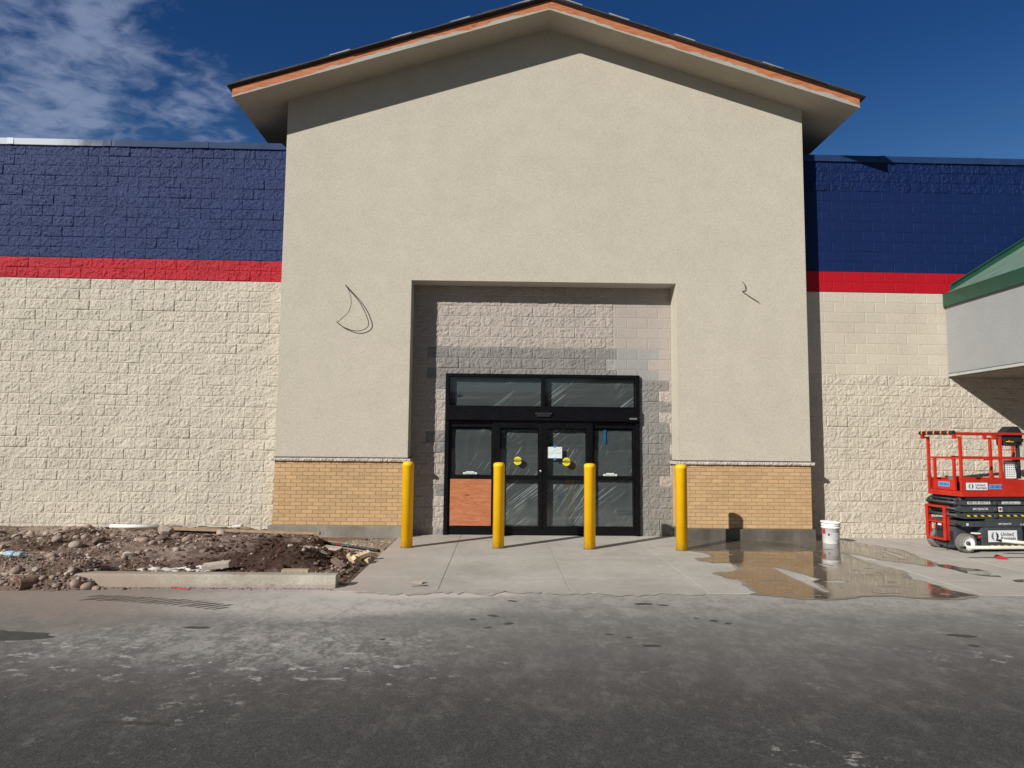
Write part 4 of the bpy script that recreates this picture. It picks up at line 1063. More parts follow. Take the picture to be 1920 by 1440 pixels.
drape('lime_powder', [(-2.95, 10.35), (-2.55, 10.3), (-2.45, 10.55), (-2.75, 10.7)], M['chunk'], .02, 'pale sandy powder patch on the dark mound near the slab', 'powder', seed=6)

# bricks thrown in the hollow
def cored_brick(c, eul, label, size=(.2, .09, .057)):
    t_ = thing('cream_brick', label, 'brick', c, 0, 'cream bricks thrown in the hollow'); t_.rotation_euler = eul
    m_ = MB(); m_.box(-size[0] / 2, size[0] / 2, -size[1] / 2, size[1] / 2, 0, size[2]); m_.build('brick_body', M['cream_brick'], t_, bevel=.004, world=False)
    for x in (-.05, 0, .05):
        m_ = MB(); m_.lathe([(.011, 0), (.011, .001), (0, .0012)], (x, 0, size[2]), 'z', 12); m_.build('core_hole', M['hole_dark'], t_, world=False)
bz = lambda x, y: float(bed_h(x, y))
cored_brick((-2.10, 10.05, bz(-2.1, 10.05) + .02), (.3, 1.0, .3), 'leftmost tilted cream brick of those thrown beside the apron')
cored_brick((-1.95, 10.22, bz(-1.95, 10.22) + .05), (.2, -.3, .5), 'uppermost cream brick of those thrown beside the apron')
cored_brick((-1.98, 9.86, bz(-1.98, 9.86) + .04), (.55, .6, 1.0), 'nearest cream brick showing its core holes beside the apron')
cored_brick((-1.87, 10.02, bz(-1.87, 10.02) + .03), (1.3, 0, 1.5), 'cream brick standing on edge against the apron edge')
t_ = thing('cored_block', 'dusty cored brick lying along the kerb top behind its right end', 'brick', (-2.45, 8.60, .075), .02)
m_ = MB(); m_.box(-.16, .16, -.05, .05, 0, .085); m_.build('brick_body', simple('dusty_brick', (.42, .35, .22), .9, var=.2), t_, bevel=.006, world=False)
for x in (-.10, -.03, .04, .11):
    m_ = MB(); m_.lathe([(.014, 0), (.014, -.001), (0, -.0012)], (x, -.05, .045), 'y', 12); m_.build('core_hole', M['hole_dark'], t_, world=False)
m_ = MB(); m_.obox((-3.62, 9.16, .10), (.34, .15, .07), (.1, -.12, .12)); tag(m_.build('concrete_slab', M['chunk'], bevel=.012), 'broken concrete slab piece jutting over a dark gap behind the kerb', 'rubble')
m_ = MB(); m_.obox((-2.15, 9.55, bz(-2.15, 9.55) + .06), (.26, .09, .05), (.2, .35, -.7)); tag(m_.build('stone_slab', M['cobble_dark'], bevel=.01), 'long brown stone slab leaning in the hollow below the bricks', 'rubble')
m_ = MB(); m_.obox((-2.62, 11.15, bz(-2.62, 11.15) + .04), (.30, .16, .03), (.15, .05, -.3)); tag(m_.build('broken_tile', M['chunk'], bevel=.005), 'thin flat broken slab near the black hose', 'rubble')

# lumber, pipes, bottles and other litter
m_ = MB(); m_.obox((-4.55, 12.42, .128), (2.9, .09, .04), (0, .012, -.085)); tag(m_.build('plank', M['lumber'], bevel=.004), 'long weathered plank lying along the foot of the left wall', 'plank')
m_ = MB(); m_.obox((-3.05, 12.36, .012), (1.5, .10, .03), (0, 0, -.03)); tag(m_.build('plank', simple('wet_lumber', (.17, .085, .04), .7, var=.3), bevel=.004), 'dark reddish plank on the stained slab below the left plinth', 'plank')
m_ = MB(); m_.tube([(-6.95, 12.72, .155), (-6.1, 12.74, .15)], .035, 14); tag(m_.build('pipe', M['pvc']), 'white plastic pipe offcut half buried along the left wall', 'pipe')
m_ = MB(); m_.tube([(-6.0, 12.60, .125), (-5.55, 12.6, .12), (-4.85, 12.62, .135)], .04, 14); m_.lathe([(.052, 0), (.052, .12), (.045, .125)], (-5.5, 12.6, .12), 'x', 14)
tag(m_.build('pipe', M['pipe_grey']), 'dusty grey pipe with a collar beside the plank by the wall', 'pipe')
m_ = MB(); m_.obox((-4.72, 12.78, .17), (.15, .1, .035), (0, -.1, .1)); tag(m_.build('wood_block', M['white'], bevel=.003), 'small white block behind the left end of the plank', 'block')
def bottle(c, rz, name, label, lab, squash):
    t_ = thing(name, label, 'bottle', c, rz)
    m_ = MB(); pr = [(0, -.11), (.03, -.108), (.034, -.09)] + [(.034 - .004 * (k % 2), -.08 + .018 * k) for k in range(9)] + [(.026, .09), (.012, .112), (.012, .13), (0, .131)]
    m_.lathe([(max(r_, .0001), h_) for r_, h_ in pr], (0, 0, 0), 'x', 16); b_ = m_.build('bottle_body', M['clear'], t_, world=False)
    for v in b_.data.vertices: v.co.z = v.co.z * squash + .03 * squash; v.co.y *= 1.15
    if lab:
        m_ = MB(); m_.lathe([(.036, -.03), (.0365, .035)], (0, 0, 0), 'x', 16); l_ = m_.build('bottle_label', M['bottle_label'], t_, world=False)
        for v in l_.data.vertices: v.co.z = v.co.z * squash + .03 * squash; v.co.y *= 1.15
    m_ = MB(); m_.lathe([(.0145, .117), (.0145, .135), (0, .136)], (0, 0, .03 * squash), 'x', 12); m_.build('bottle_cap', M['white'], t_, world=False)
    t_.scale = (1.6, 1.6, 1.6); return t_
bottle((-6.66, 9.83, float(bed_h(-6.66, 9.83)) + .03), 2.85, 'plastic_bottle', 'crushed clear bottle with blue label at the left edge of the dirt', True, .7)
bottle((-5.55, 9.42, float(bed_h(-5.55, 9.42)) + .02), .25, 'plastic_bottle', 'flattened clear bottle without label in the dirt behind the kerb', False, .5)
t_ = thing('tin_can', 'rusty open tin can lying on the asphalt in front of the spilled stones', 'can', (-5.36, 8.14, -.006), .9)
m_ = MB(); m_.lathe([(.03, .12), (.062, .12), (.066, .115), (.062, .06), (.066, -.06), (.066, -.075), (.058, -.075), (.055, .10), (.0, .105)], (0, 0, .066), 'x', 20); m_.build('can_body', M['rust'], t_, world=False)
m_ = MB(); m_.lathe([(.054, -.05), (0, -.0501)], (0, 0, .066), 'x', 20); m_.build('can_inside', M['hole_dark'], t_, world=False)
m_ = MB(); m_.obox((-3.62, 8.20, .004), (.18, .02, .006), (0, .02, -.35)); m_.obox((-3.72, 8.24, .008), (.10, .015, .006), (0, .05, -.2)); tag(m_.build('red_strap', M['red_plastic']), 'torn red plastic strap at the foot of the kerb', 'strap')
m_ = MB(); m_.obox((-2.62, 11.55, .03), (.05, .03, .02), (.2, .1, .3)); tag(m_.build('red_scrap', M['red_plastic'], bevel=.003), 'small bright red scrap at the corner of the stained slab', 'scrap')
m_ = MB(); m_.obox((-4.85, 12.5, .085), (.42, .018, .006), (0, 0, -.05)); tag(m_.build('red_strap', M['red_plastic']), 'thin red strip under the grey pipe by the wall', 'strap')
m_ = MB(); m_.poly([(7.66, 10.72, .003), (7.80, 10.70, .004), (7.84, 10.80, .012), (7.74, 10.90, .05), (7.66, 10.84, .02), (7.75, 10.79, .045)], [(0, 1, 5), (1, 2, 5), (2, 3, 5), (3, 4, 5), (4, 0, 5)]); tag(m_.build('red_rag', M['red_plastic']), 'crumpled red scrap on the concrete in front of the scissor lift', 'scrap')
m_ = MB(); m_.poly([(-1.13, 8.58, .004), (-.93, 8.54, .004), (-.90, 8.62, .035), (-1.0, 8.70, .006)], [(0, 1, 2), (0, 2, 3)]); tag(m_.build('paper_scrap', M['chunk']), 'curled pale paper scrap on the near left corner of the apron', 'scrap')
m_ = MB(); m_.tube([(-1.02, 8.40, .006), (-.93, 8.43, .010), (-.84, 8.45, .006)], .006, 6); tag(m_.build('twig', M['cobble_dark']), 'short dark twig on the apron beside the paper scrap', 'twig')

# stains and tread marks on the asphalt
def blot(c, rx, ry, seed, name, label, mat=None, z=-.0015):
    pts = []
    for k in range(28):
        a_ = 2 * math.pi * k / 28; r_ = 1 + .35 * (hsh(k, seed) - .5) + .25 * math.sin(a_ * 2 + seed)
        pts.append((c[0] + rx * r_ * math.cos(a_), c[1] + ry * r_ * math.sin(a_)))
    return flat([pts], z, mat or M['stain'], name, label=label, cat='stain', kind='stuff')
blot((-4.52, 6.22), .52, .22, 1, 'oil_stain', 'large dark stain at the left edge of the asphalt')
blot((-2.75, 6.55), .10, .05, 2, 'oil_stain', 'small dark oil spot on the asphalt left of centre')
blot((4.20, 6.42), .11, .05, 3, 'oil_stain', 'round dark oil spot on the right asphalt')
for i, (x, y, s_) in enumerate(((-.05, 7.05, .06), (-.25, 6.9, .04), (.1, 6.75, .05), (-.1, 6.6, .035), (1.3, 6.05, .07), (1.0, 6.4, .03), (1.16, 6.3, .03), (2.1, 6.9, .05), (2.2, 6.8, .04), (1.95, 7.0, .03), (1.55, 7.6, .08), (1.75, 7.55, .05), (.15, 7.7, .05), (4.1, 6.1, .05), (-1.0, 6.2, .03))):
    blot((x, y), s_, s_ * .6, 10 + i, 'oil_stain', 'small dark oil drip on the asphalt before the doors')['group'] = 'oil drips on the asphalt'
m_ = MB()
for i in range(17):
    s_ = i / 16; x = -4.45 + 1.55 * s_; y = 7.62 - .40 * s_ ** 1.6 + .0 * s_
    for k in (0, 1):
        w_ = .035; yy = y + k * .13 + (hsh(i, k) - .5) * .03
        m_.poly([(x, yy, -.001), (x + .03, yy - .004, -.001), (x + .13 + .04 * hsh(i, 3), yy + .10, -.001), (x + .10, yy + .105, -.001)], [(0, 1, 2, 3)])
tag(m_.build('tread_mark', simple('dark_tread', (.14, .112, .092), .9, var=.3)), 'muddy tyre tread print on the asphalt left of the kerb middle', 'tread mark', kind='stuff')

def scrape(pts, w_, mat, label):
    up = [(x, y + w_ * (.3 + hsh(i, 2)) * .5) for i, (x, y) in enumerate(pts)]; dn = [(x, y - w_ * (.3 + hsh(i, 5)) * .5) for i, (x, y) in enumerate(pts)]
    flat([up + dn[::-1]], -.0018, mat, 'scrape_mark', label=label, cat='scrape', kind='stuff')
SCR = [(-2.405, 4.418), (-2.31, 4.402), (-2.191, 4.387), (-1.973, 4.365), (-1.85, 4.38), (-1.717, 4.399), (-1.56, 4.41), (-1.405, 4.427), (-1.25, 4.465), (-1.099, 4.496), (-.95, 4.52), (-.809, 4.533)]
scrape(SCR[:4], .035, M['stain'], 'dark gouge starting the long scrape in the near asphalt')
scrape(SCR[3:], .0055, simple('pale_scrape', (.17, .16, .15), .9, var=.3), 'thin pale scrape line running right across the near asphalt')
# ------------------------------------------------------------------ bollards
def make_bollard():
    t_ = thing('bollard', 'x', 'bollard')
    m_ = MB(); m_.lathe([(.093, 0), (.093, 1.31), (.096, 1.312), (.096, 1.34), (.090, 1.362), (.075, 1.376), (.04, 1.384), (0, 1.386)], (0, 0, 0), 'z', 40)
    m_.build('sleeve', M['yellow'], t_, world=False)
    m_ = MB(); m_.lathe([(.112, .0006), (.104, .004), (.0935, .009)], (0, 0, 0), 'z', 32, None, False); m_.build('base_sealant', M['grime'], t_, world=False)
    m_ = MB(); m_.lathe([(.006, 0), (.006, -.003), (0, -.001)], (-.03, -.0885, 1.17), 'y', 8); m_.lathe([(.006, 0), (.006, -.003), (0, -.001)], (.005, -.0925, 1.11), 'y', 8)
    m_.build('rivet', M['yellow'], t_, world=False)
    return t_
def copy_tree(o, parent=None):
    c_ = o.copy(); COL.objects.link(c_); c_.parent = parent
    for ch in list(o.children): copy_tree(ch, c_)
    return c_
b0 = make_bollard()
labs = ['yellow bollard beside the dug-up bed and left brick base', 'yellow bollard in front of the plywood door panel', 'yellow bollard in front of the right door leaf, mirrored in the glass', 'yellow bollard beside the right brick base and the puddle']
for i, (x, y, rz) in enumerate(((-1.50, 11.50, 0), (-.012, 11.52, .4), (1.476, 11.49, -.3), (2.964, 11.42, .2))):
    o = b0 if i == 0 else copy_tree(b0)
    o.location = (x, y, 0); o.rotation_euler = (0, 0, rz); o['label'] = labs[i]; o['group'] = 'bollards guarding the entrance'

# ------------------------------------------------------------------ bucket
bk = thing('plastic_bucket', 'white lidded plastic bucket standing in the wet beside the right plinth', 'bucket', (5.835, 12.33, .0038), -.2)
m_ = MB(); m_.lathe([(.132, 0), (.136, .004), (.147, .27), (.160, .272), (.161, .286), (.149, .29), (.150, .315), (.159, .317), (.160, .33), (.151, .333), (.152, .348)], (0, 0, 0), 'z', 36); m_.build('bucket_body', M['bucket'], bk, world=False)
m_ = MB(); m_.lathe([(.163, .338), (.167, .342), (.167, .362), (.160, .368), (.150, .366), (.148, .358), (0, .358)], (0, 0, 0), 'z', 36); l_ = m_.build('lid', M['bucket'], bk, world=False)
for v in l_.data.vertices: v.co.z += .012 - v.co.x * .08
def arc_patch(a0, a1, z0, z1, r0, r1, mat, name):
    m_ = MB(); q = []
    for k in range(9):
        a_ = a0 + (a1 - a0) * k / 8; q += [(r0 * math.cos(a_), r0 * math.sin(a_), z0), (r1 * math.cos(a_), r1 * math.sin(a_), z1)]
    m_.poly(q, [(2 * k, 2 * k + 2, 2 * k + 3, 2 * k + 1) for k in range(8)], mat, True); return m_.build(name, mat, bk, world=False, fix=False)
rb = lambda z: .1375 + (.147 - .136) * z / .27
arc_patch(-2.95, -2.45, .17, .255, rb(.17), rb(.255), M['label_red'], 'printed_label')
arc_patch(-1.62, -.75, .07, .20, rb(.07), rb(.20), M['bucket_label'], 'printed_text')
arc_patch(-2.18, -1.85, .075, .125, rb(.075), rb(.125), M['bucket_label'], 'printed_text')
arc_patch(-2.14, -1.93, .145, .18, rb(.145), rb(.18), M['navy'], 'printed_emblem')
m_ = MB(); m_.tube([(.165 * math.cos(-1.5 + .0), .165 * math.sin(-1.5), .275), (.172 * math.cos(-1.1), .172 * math.sin(-1.1), .21), (.178 * math.cos(-.6), .178 * math.sin(-.6), .155), (.185 * math.cos(-.15), .185 * math.sin(-.15), .14), (.17 * math.cos(.4), .17 * math.sin(.4), .18), (.163 * math.cos(.9), .163 * math.sin(.9), .275)], .0028, 6)
m_.build('wire_handle', M['steel'], bk, world=False)

# ------------------------------------------------------------------ canopy at the right
CX = 8.57; c0 = thing('side_canopy', 'grey stucco canopy with green metal roof jutting from the right wall', 'canopy', (CX, WY, 0)); CY0, CY1 = 7.6, WY - .03
m_ = MB(); m_.box(CX, CX + 3.6, CY0, CY1, 3.10, 4.42); m_.build('stucco_fascia', M['stucco_grey'], c0)
m_ = MB(); m_.box(CX - .02, CX + 3.6, CY0 - .02, CY1, 3.052, 3.0975); m_.build('bottom_trim', M['pale_trim'], c0)
m_ = MB(); m_.box(CX - .012, CX + 3.6, CY0 - .012, CY1, 3.098, 3.1125); m_.build('reveal_trim', M['dark_trim'], c0)
m_ = MB(); m_.box(CX + .03, CX + 3.55, CY0 + .03, CY1, 3.03, 3.051); m_.build('soffit', M['soffit_dark'], c0)
m_ = MB(); m_.prism([(CX - .055, 4.40), (CX - .03, 4.40), (CX - .03, 4.62), (CX + .02, 4.645), (CX + .02, 4.66), (CX - .055, 4.655)], CY0 - .03, CY1, 'y'); m_.build('eave_trim', M['green'], c0)
m_ = MB(); s2 = .615
m_.prism([(CX - .03, 4.645), (CX + 3.6, 4.645 + 3.63 * s2), (CX + 3.6, 4.60 + 3.63 * s2), (CX - .03, 4.60)], CY0, CY1, 'y')
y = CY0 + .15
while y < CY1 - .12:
    m_.prism([(CX + .0, 4.66), (CX + 3.6, 4.66 + 3.6 * s2), (CX + 3.6, 4.688 + 3.6 * s2), (CX + .04, 4.688)], y, y + .05, 'y', M['green_highlight']); y += .5
m_.build('metal_roof', M['green'], c0)
m_ = MB(); m_.prism([(CX + .09, 4.70 + .0), (CX + 3.6, 4.70 + 3.51 * s2), (CX + 3.6, 4.88 + 3.51 * s2), (CX + .09, 4.83)], CY1 - .05, CY1 + .0, 'y'); m_.prism([(CX + .09, 4.83), (CX + 3.6, 4.88 + 3.51 * s2), (CX + 3.6, 4.90 + 3.51 * s2), (CX + .09, 4.85)], CY1 - .075, CY1, 'y'); m_.build('wall_flashing', M['green'], c0)

# ------------------------------------------------------------------ scissor lift (x along it, y away from the camera)
LA = math.radians(7.0)
lift = thing('scissor_lift', 'red and charcoal scissor lift folded down at the right wall', 'scissor lift', (7.60, 11.30, .001), LA)
B = lambda m_, name, mat=None, par=None, bev=0: m_.build(name, mat, par or lift, bevel=bev, world=False)
for cx in (0.0, 1.32):
    for cy, s_ in ((.07, -1), (.71, 1)):
        m_ = MB(); m_.lathe([(.10, -.062), (.142, -.064), (.153, -.052), (.156, -.02), (.154, -.018), (.154, -.014), (.156, -.012), (.156, .012), (.154, .014), (.154, .018), (.156, .02), (.153, .052), (.142, .064), (.10, .062)], (cx, cy, .156), 'y', 32, None, False)
        wl = B(m_, 'wheel', M['tyre'])
        m_ = MB(); q = s_ * 1.0
        m_.lathe([(.112, q * .060), (.106, q * .0655), (.098, q * .05), (.06, q * .035), (.045, q * .034), (.0, q * .034)], (cx, cy, .156), 'y', 28, None, False); B(m_, 'rim', M['rim'], wl)
        m_ = MB(); m_.lathe([(.032, q * .034), (.032, q * .06), (.022, q * .068), (0, q * .069)], (cx, cy, .156), 'y', 8); B(m_, 'hub', M['lift_grey'], wl)
m_ = MB()
m_.box(-.10, 1.50, .16, .62, .09, .40); m_.box(-.10, -.06, .20, .58, .07, .33); m_.box(-.05, .10, .14, .64, .10, .20); m_.box(1.25, 1.40, .14, .64, .10, .20)
m_.box(.248, .985, .01, .16, .105, .412); m_.box(.248, .985, .62, .77, .105, .412)
ch = B(m_, 'chassis', M['lift_grey'], None, .008)
m_ = MB(); m_.box(-.088, 1.62, .0, .78, .42, .505); m_.prism([(-.21, .475), (-.088, .44), (-.088, .5), (-.21, .503)], .02, .10, 'y'); m_.box(.36, 1.62, .03, .75, .5055, .54); B(m_, 'base_frame', M['lift_grey'], None, .006)
def sign(x0, x1, z0, z1, y, par, big):
    m_ = MB(); m_.box(x0, x1, y - .004, y, z0, z1, M['sign_edge']); m_.box(x0 + .008, x1 - .008, y - .006, y - .0041, z0 + .008, z1 - .008, M['sign_white']); sg = B(m_, 'rental_sign', None, par)
    w_, h_ = x1 - x0, z1 - z0; cx, cz = x0 + w_ * .24, (z0 + z1) / 2; R_ = h_ * .33
    for s_, mt in ((-1, M['logo_grey']), (1, M['navy'])):
        out = []
        for k in range(17): a_ = math.pi / 2 + s_ * -math.pi * k / 16; out.append((cx + R_ * math.cos(a_) * 1.0, cz + R_ * math.sin(a_)))
        for k in range(17): a_ = -math.pi / 2 + s_ * math.pi * k / 16; out.append((cx + R_ * .42 * math.cos(a_), cz + R_ * math.sin(a_)))
        ym = y - .0062 - .0002 * (s_ + 1)
        m_ = MB(); n_ = 17
        m_.poly([(p[0], ym, p[1]) for p in out], [(k, k + 1, 2 * n_ - 2 - k, 2 * n_ - 1 - k) for k in range(n_ - 1)]); B(m_, 'logo', mt, sg)
    lettering('United', sg, M['ink'], '-y', (x0 + w_ * .655, y - .0062, cz + h_ * .16), width=w_ * .44, height=h_ * .27, bold=.02, shear=.12)
    lettering('Rentals', sg, M['ink'], '-y', (x0 + w_ * .685, y - .0062, cz - h_ * .17), width=w_ * .50, height=h_ * .27, bold=.02, shear=.12)
    return sg
sign(.342, .885, .167, .369, .0095, ch, 1)
def hazard(x0, x1, z0, z1, y, n_, par, nm='hazard_stripe'):
    m_ = MB(); m_.box(x0, x1, y - .002, y, z0, z1, M['lift_dark']); st = (x1 - x0) / n_
    for i in range(n_):
        a_ = x0 + i * st + .02
        m_.poly([(a_, y - .003, z1 - .003), (a_ + st * .42, y - .003, z1 - .003), (a_ + st * .62, y - .003, z0 + .003), (a_ + st * .2, y - .003, z0 + .003)], [(0, 1, 2, 3)], M['hazard'])
    B(m_, nm, None, par)
hazard(.36, .98, .108, .128, .0095, 5, ch)
lettering('SKYJACK', lift, M['white'], '-y', (.66, -.001, .463), width=.24, height=.034, bold=.01, shear=.15)
lettering('0.81', lift, M['white'], '-y', (.99, -.001, .455), width=.10, height=.026)
m_ = MB(); m_.box(-.04, .0, -.0015, -.0001, .44, .48); B(m_, 'small_label', M['label_pale'])
# folded scissor stack
for i, (z0, z1) in enumerate(((.545, .635), (.65, .745), (.762, .835))):
    for y0 in (.04, .69):
        m_ = MB(); m_.box(-.03, 1.52, y0, y0 + .05, z0, z1)
        zc = (z0 + z1) / 2
        m_.prism([(-.03, z0 + .004), (-.03, z1 - .004), (-.10, z1 - .012 + .03 * (i % 2)), (-.17, zc + .02), (-.17, zc - .02), (-.10, z0 + .01)], y0 + .006, y0 + .044, 'y')
        ar = B(m_, 'scissor_arm', M['lift_grey'], None, .005)
        if y0 < .1:
            m_ = MB(); m_.lathe([(.036, 0), (.036, -.022), (.03, -.027), (0, -.027)], (.525, y0, zc), 'y', 18); B(m_, 'pivot_pin', M['lift_grey'], ar)
            if i == 2:
                m_ = MB(); m_.box(.03, .445, y0 - .002, y0 - .0001, .782, .826); q = B(m_, 'phone_label', M['label_pale'], ar); lettering('800-UR-RENTS', q, M['ink'], '-y', (.237, y0 - .0021, .804), width=.38, height=.030, bold=.02)
                m_ = MB(); m_.box(.66, 1.0, y0 - .002, y0 - .0001, .783, .822); q = B(m_, 'web_label', M['label_pale'], ar); lettering('UnitedRentals.com', q, M['ink'], '-y', (.83, y0 - .0021, .803), width=.31, height=.028, bold=.01)
            if i == 1:
                lettering('SKYJACK', ar, M['white'], '-y', (.265, y0 - .0005, .70), width=.29, height=.042, bold=.015, shear=.15)
                m_ = MB(); m_.box(.595, .66, y0 - .002, y0 - .0001, .66, .735, M['white']); m_.lathe([(.026, -.0022), (.026, -.003), (.019, -.003), (.019, -.0022)], (.627, y0, .698), 'y', 18, M['label_red']); m_.obox((.627, y0 - .003, .698), (.05, .001, .009), (0, .7, 0), M['label_red']); m_.box(.615, .64, y0 - .0026, y0 - .0021, .675, .718, M['ink']); B(m_, 'warning_label', None, ar)
            if i == 0: hazard(-.02, .49, .578, .608, y0 - .0001, 4, ar); hazard(.57, 1.5, .578, .608, y0 - .0001, 7, ar)
m_ = MB()
for x, z in ((-.15, .60), (-.10, .66), (-.15, .705), (-.10, .76), (-.15, .80), (-.06, .85)):
    m_.tube([(x, .06, z), (x, .72, z)], .022 if x < -.12 else .016, 12)
for y0 in (.08, .68):
    for z in (.64, .69, .75, .80, .86): m_.obox((-.09, y0 + .02, z), (.14, .03, .028), (0, .5 if int(z * 100) % 2 else -.5, 0))
B(m_, 'cross_tube', M['lift_grey'])
m_ = MB(); m_.box(-.02, 1.5, .10, .68, .55, .83); m_.box(.0, 1.5, .02, .76, .838, .902); B(m_, 'stack_core', M['lift_dark'])
m_ = MB(); m_.tube([(-.13, .2, .85), (-.16, .28, .80), (-.14, .42, .78), (-.12, .55, .84)], .008, 6); m_.tube([(-.10, .35, .2), (-.125, .34, .1), (-.12, .34, .03), (-.10, .36, .015)], .009, 6); B(m_, 'hydraulic_hose', M['rubber'])
# batteries glimpsed behind the ladder
m_ = MB(); m_.box(-.14, -.08, .40, .55, .335, .45, M['lift_dark']); m_.box(-.142, -.10, .42, .50, .40, .452, M['white']); m_.box(-.135, -.10, .56, .60, .35, .39, M['red_plastic']); m_.box(.16, .24, .03, .15, .22, .30, M['lift_dark']); m_.box(.15, .235, .025, .15, .30, .32, M['white']); m_.box(.19, .245, .022, .15, .24, .275, M['red_plastic']); m_.box(.15, .245, .03, .15, .11, .19, M['lift_dark'])
B(m_, 'battery_gear', None)
# ladder on the end
lx0, lx1 = -.185, -.095
ld_ = thing('ladder', None, None); ld_.parent = lift
for y0 in (.30, .70):
    m_ = MB(); m_.box(lx0 + .0005, lx1, y0 - .006, y0 + .006, .17, .735); m_.box(lx0, lx0 + .012, y0 - .03, y0 + .03, .17, .7352); B(m_, 'ladder_rail', M['lift_red'], ld_)
for z in (.18, .46, .72):
    m_ = MB(); m_.box(lx0 + .012, lx1, .3065, .6935, z - .015, z + .012); B(m_, 'rung', M['lift_red'], ld_, .003)
m_ = MB(); m_.box(-.094, -.05, .33, .37, .25, .29); B(m_, 'ladder_bracket', M['lift_grey'])
# platform
PX0, PX1 = -.09, 1.62
m_ = MB(); m_.box(PX0, PX1, 0, .76, .905, .99)
pf = B(m_, 'platform', M['lift_red'], None, .004)
m_ = MB(); m_.box(PX0 + .012, PX1 - .01, .006, .02, .991, 1.185); m_.box(PX0 + .012, PX1 - .01, .74, .754, .991, 1.185); B(m_, 'toe_board', M['lift_red'], pf, .003)
m_ = MB(); m_.box(PX0 + .01, PX0 + .022, .17, .60, 1.0, 1.16); B(m_, 'gate_toe_board', M['lift_red'], pf, .003)
m_ = MB()
for y0 in (.14, .19, .20, .21, .53, .56, .59, .62): m_.box(PX0 - .001, PX0 + .001, y0, y0 + .012, .935, .95); 
B(m_, 'bolt_holes', M['lift_dark'], pf)
sign(-.02, .386, 1.005, 1.14, .0055, pf, 0)
m_ = MB(); m_.box(.41, .66, .0035, .0055, 1.03, 1.105); q = B(m_, 'fleet_number_label', M['sky_label'], pf); lettering('12016016', q, M['ink'], '-y', (.535, .0034, 1.0675), width=.215, height=.05, bold=.02)
m_ = MB(); m_.box(PX0 + .0075, PX0 + .0095, .27, .52, 1.05, 1.13); q = B(m_, 'fleet_number_label', M['sky_label'], pf); lettering('12016016', q, M['ink'], '-x', (PX0 + .0074, .395, 1.09), width=.215, height=.05, bold=.02)
# guard rails
def rail(path, r=.019): 
    m_ = MB()
    for a_, b_ in zip(path[:-1], path[1:]):
        a_, b_ = Vector(a_), Vector(b_); d = b_ - a_
        if abs(d.z) > max(abs(d.x), abs(d.y)): m_.box(min(a_.x, b_.x) - r, max(a_.x, b_.x) + r, min(a_.y, b_.y) - r, max(a_.y, b_.y) + r, min(a_.z, b_.z), max(a_.z, b_.z))
        else: m_.box(min(a_.x, b_.x) - (r if abs(d.x) < .01 else 0), max(a_.x, b_.x) + (r if abs(d.x) < .01 else 0), min(a_.y, b_.y) - (r if abs(d.y) < .01 else 0), max(a_.y, b_.y) + (r if abs(d.y) < .01 else 0), min(a_.z, b_.z) - r, max(a_.z, b_.z) + r)
    return m_
for x, y0 in ((-.07, .022), (-.07, .738), (.66, .022), (1.13, .738), (1.32, .738), (1.58, .022), (1.58, .738)):
    m_ = rail([(x, y0, .99), (x, y0, 1.885)], .02); m_.box(x - .11, x - .0205, y0 - .016, y0 + .016, 1.86, 1.885); m_.box(x - .13, x - .075, y0 - .02, y0 + .02, 1.845, 1.915); m_.box(x - .035, x + .035, y0 - .021, y0 + .021, 1.19, 1.215)
    B(m_, 'guard_post', M['lift_red'], None, .003)
for y0 in (.022, .738):
    B(rail([(-.17, y0, 1.935), (1.62, y0, 1.935)]), 'top_rail', M['lift_red'], None, .004)
    m_ = rail([(-.05, y0, 1.53), (.40, y0, 1.53)], .015); m_.box(.4005, 1.56, y0 - .019, y0 + .019, 1.508, 1.552); m_.box(.37, .43, y0 - .024, y0 + .024, 1.495, 1.56); B(m_, 'mid_rail', M['lift_red'], None, .003)
for y0 in (.17, .60):
    B(rail([(-.07, y0, .995), (-.07, y0, 1.545)], .02), 'gate_post', M['lift_red'], None, .003)
B(rail([(-.07, .0425, 1.53), (-.07, .7175, 1.53)], .016), 'gate_rail', M['lift_red'], None, .003)
m_ = MB(); m_.tube([(-.19, .0, 1.945), (-.19, .77, 1.945)], .034, 14, M['rubber']); fo = B(m_, 'foam_sleeve', None)
for y0 in (.10, .26, .42, .58, .70):
    m_ = MB(); m_.lathe([(.0355, -.016), (.0355, .016)], (-.19, y0, 1.945), 'y', 14); B(m_, 'orange_band', M['orange'], fo)
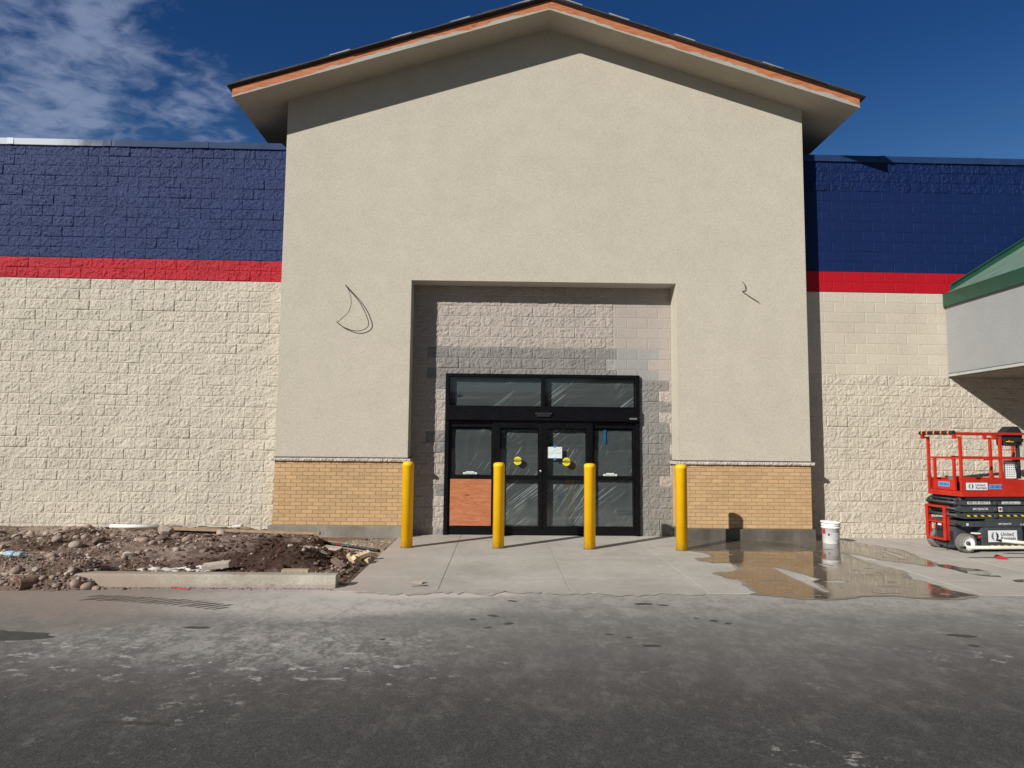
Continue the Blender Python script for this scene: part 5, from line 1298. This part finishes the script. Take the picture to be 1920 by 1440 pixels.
# control box, placard, charger
m_ = MB(); m_.prism([(.77, 1.74), (1.10, 1.74), (1.12, 1.95), (1.05, 2.06), (.90, 2.06), (.80, 1.97), (.765, 1.88)], .045, .22, 'y'); cb_ = B(m_, 'control_box', M['rubber'], None, .02)
m_ = MB(); m_.box(.76, .95, .0, .0445, 1.735, 1.80); m_.box(.95, 1.1, .01, .0445, 1.80, 1.86); B(m_, 'control_tray', M['rubber'], cb_, .01)
m_ = MB(); m_.lathe([(.016, 0), (.016, .03), (0, .032)], (.835, .02, 1.8005), 'z', 12); B(m_, 'stop_button', M['red_plastic'], cb_)
m_ = MB(); m_.box(.80, .90, .001, .0445, 1.8003, 1.812); B(m_, 'yellow_plate', M['hazard'], cb_)
m_ = MB(); m_.tube([(.98, .05, 1.74), (.985, .05, 1.6), (.96, .06, 1.4), (1.0, .07, 1.25), (1.05, .08, 1.2)], .009, 6); m_.tube([(1.02, .06, 1.74), (1.02, .06, 1.2)], .03, 8); B(m_, 'control_cable', M['rubber'])
m_ = MB(); m_.box(.78, 1.01, .10, .104, 1.20, 1.50, M['white']); m_.box(.84, 1.0, .098, .0998, 1.47, 1.495, M['label_red']); m_.box(.785, .825, .098, .0998, 1.47, 1.495, M['orange']); m_.box(.785, .825, .098, .0998, 1.435, 1.46, M['orange'])
for i in range(5):
    for j in range(6): m_.box(.80 + i * .04, .82 + i * .04, .0985, .0998, 1.225 + j * .036, 1.24 + j * .036, M['logo_grey'])
B(m_, 'placard', None)
m_ = MB(); m_.box(.02, .14, .25, .42, .991, 1.12, M['lift_dark']); m_.box(.015, .145, .255, .415, 1.121, 1.22, M['logo_grey']); m_.box(.02, .14, .42, .44, 1.13, 1.21, M['red_plastic']); m_.box(.02, .14, .235, .25, 1.13, 1.21, M['red_plastic']); B(m_, 'charger_box', None, None, .006)

# handcart poles poking in at the right edge
hc = thing('wheelbarrow', 'pale tube handles of a wheelbarrow lying low in front of the lift', 'wheelbarrow', (9.6, 10.8, 0))
for p0, p1 in (((7.08, 10.62, .19), (9.4, 10.75, .19)), ((7.92, 11.02, .245), (9.4, 10.95, .12))):
    m_ = MB(); m_.tube([p0, p1], .026, 14); h_ = m_.build('handle', M['pole'], hc)
    d = (Vector(p1) - Vector(p0)).normalized()
    m_ = MB(); m_.tube([Vector(p0) - d * .07, Vector(p0) - d * .001], [.014, .022], 12); m_.build('grip', M['rubber'], h_)
m_ = MB(); m_.prism([(9.0, .22), (10.2, .24), (10.4, .5), (8.9, .46)], 10.5, 11.2, 'y'); m_.build('tray', M['lift_grey'], hc, bevel=.03)
m_ = MB(); m_.box(9.2, 9.25, 10.6, 10.64, 0, .23); m_.box(9.2, 9.25, 11.05, 11.09, 0, .23); m_.build('leg', M['lift_grey'], hc)
m_ = MB(); m_.lathe([(.10, -.04), (.18, -.045), (.2, 0), (.18, .045), (.10, .04)], (10.5, 10.85, .2), 'y', 24); m_.build('wheel', M['rubber'], hc)
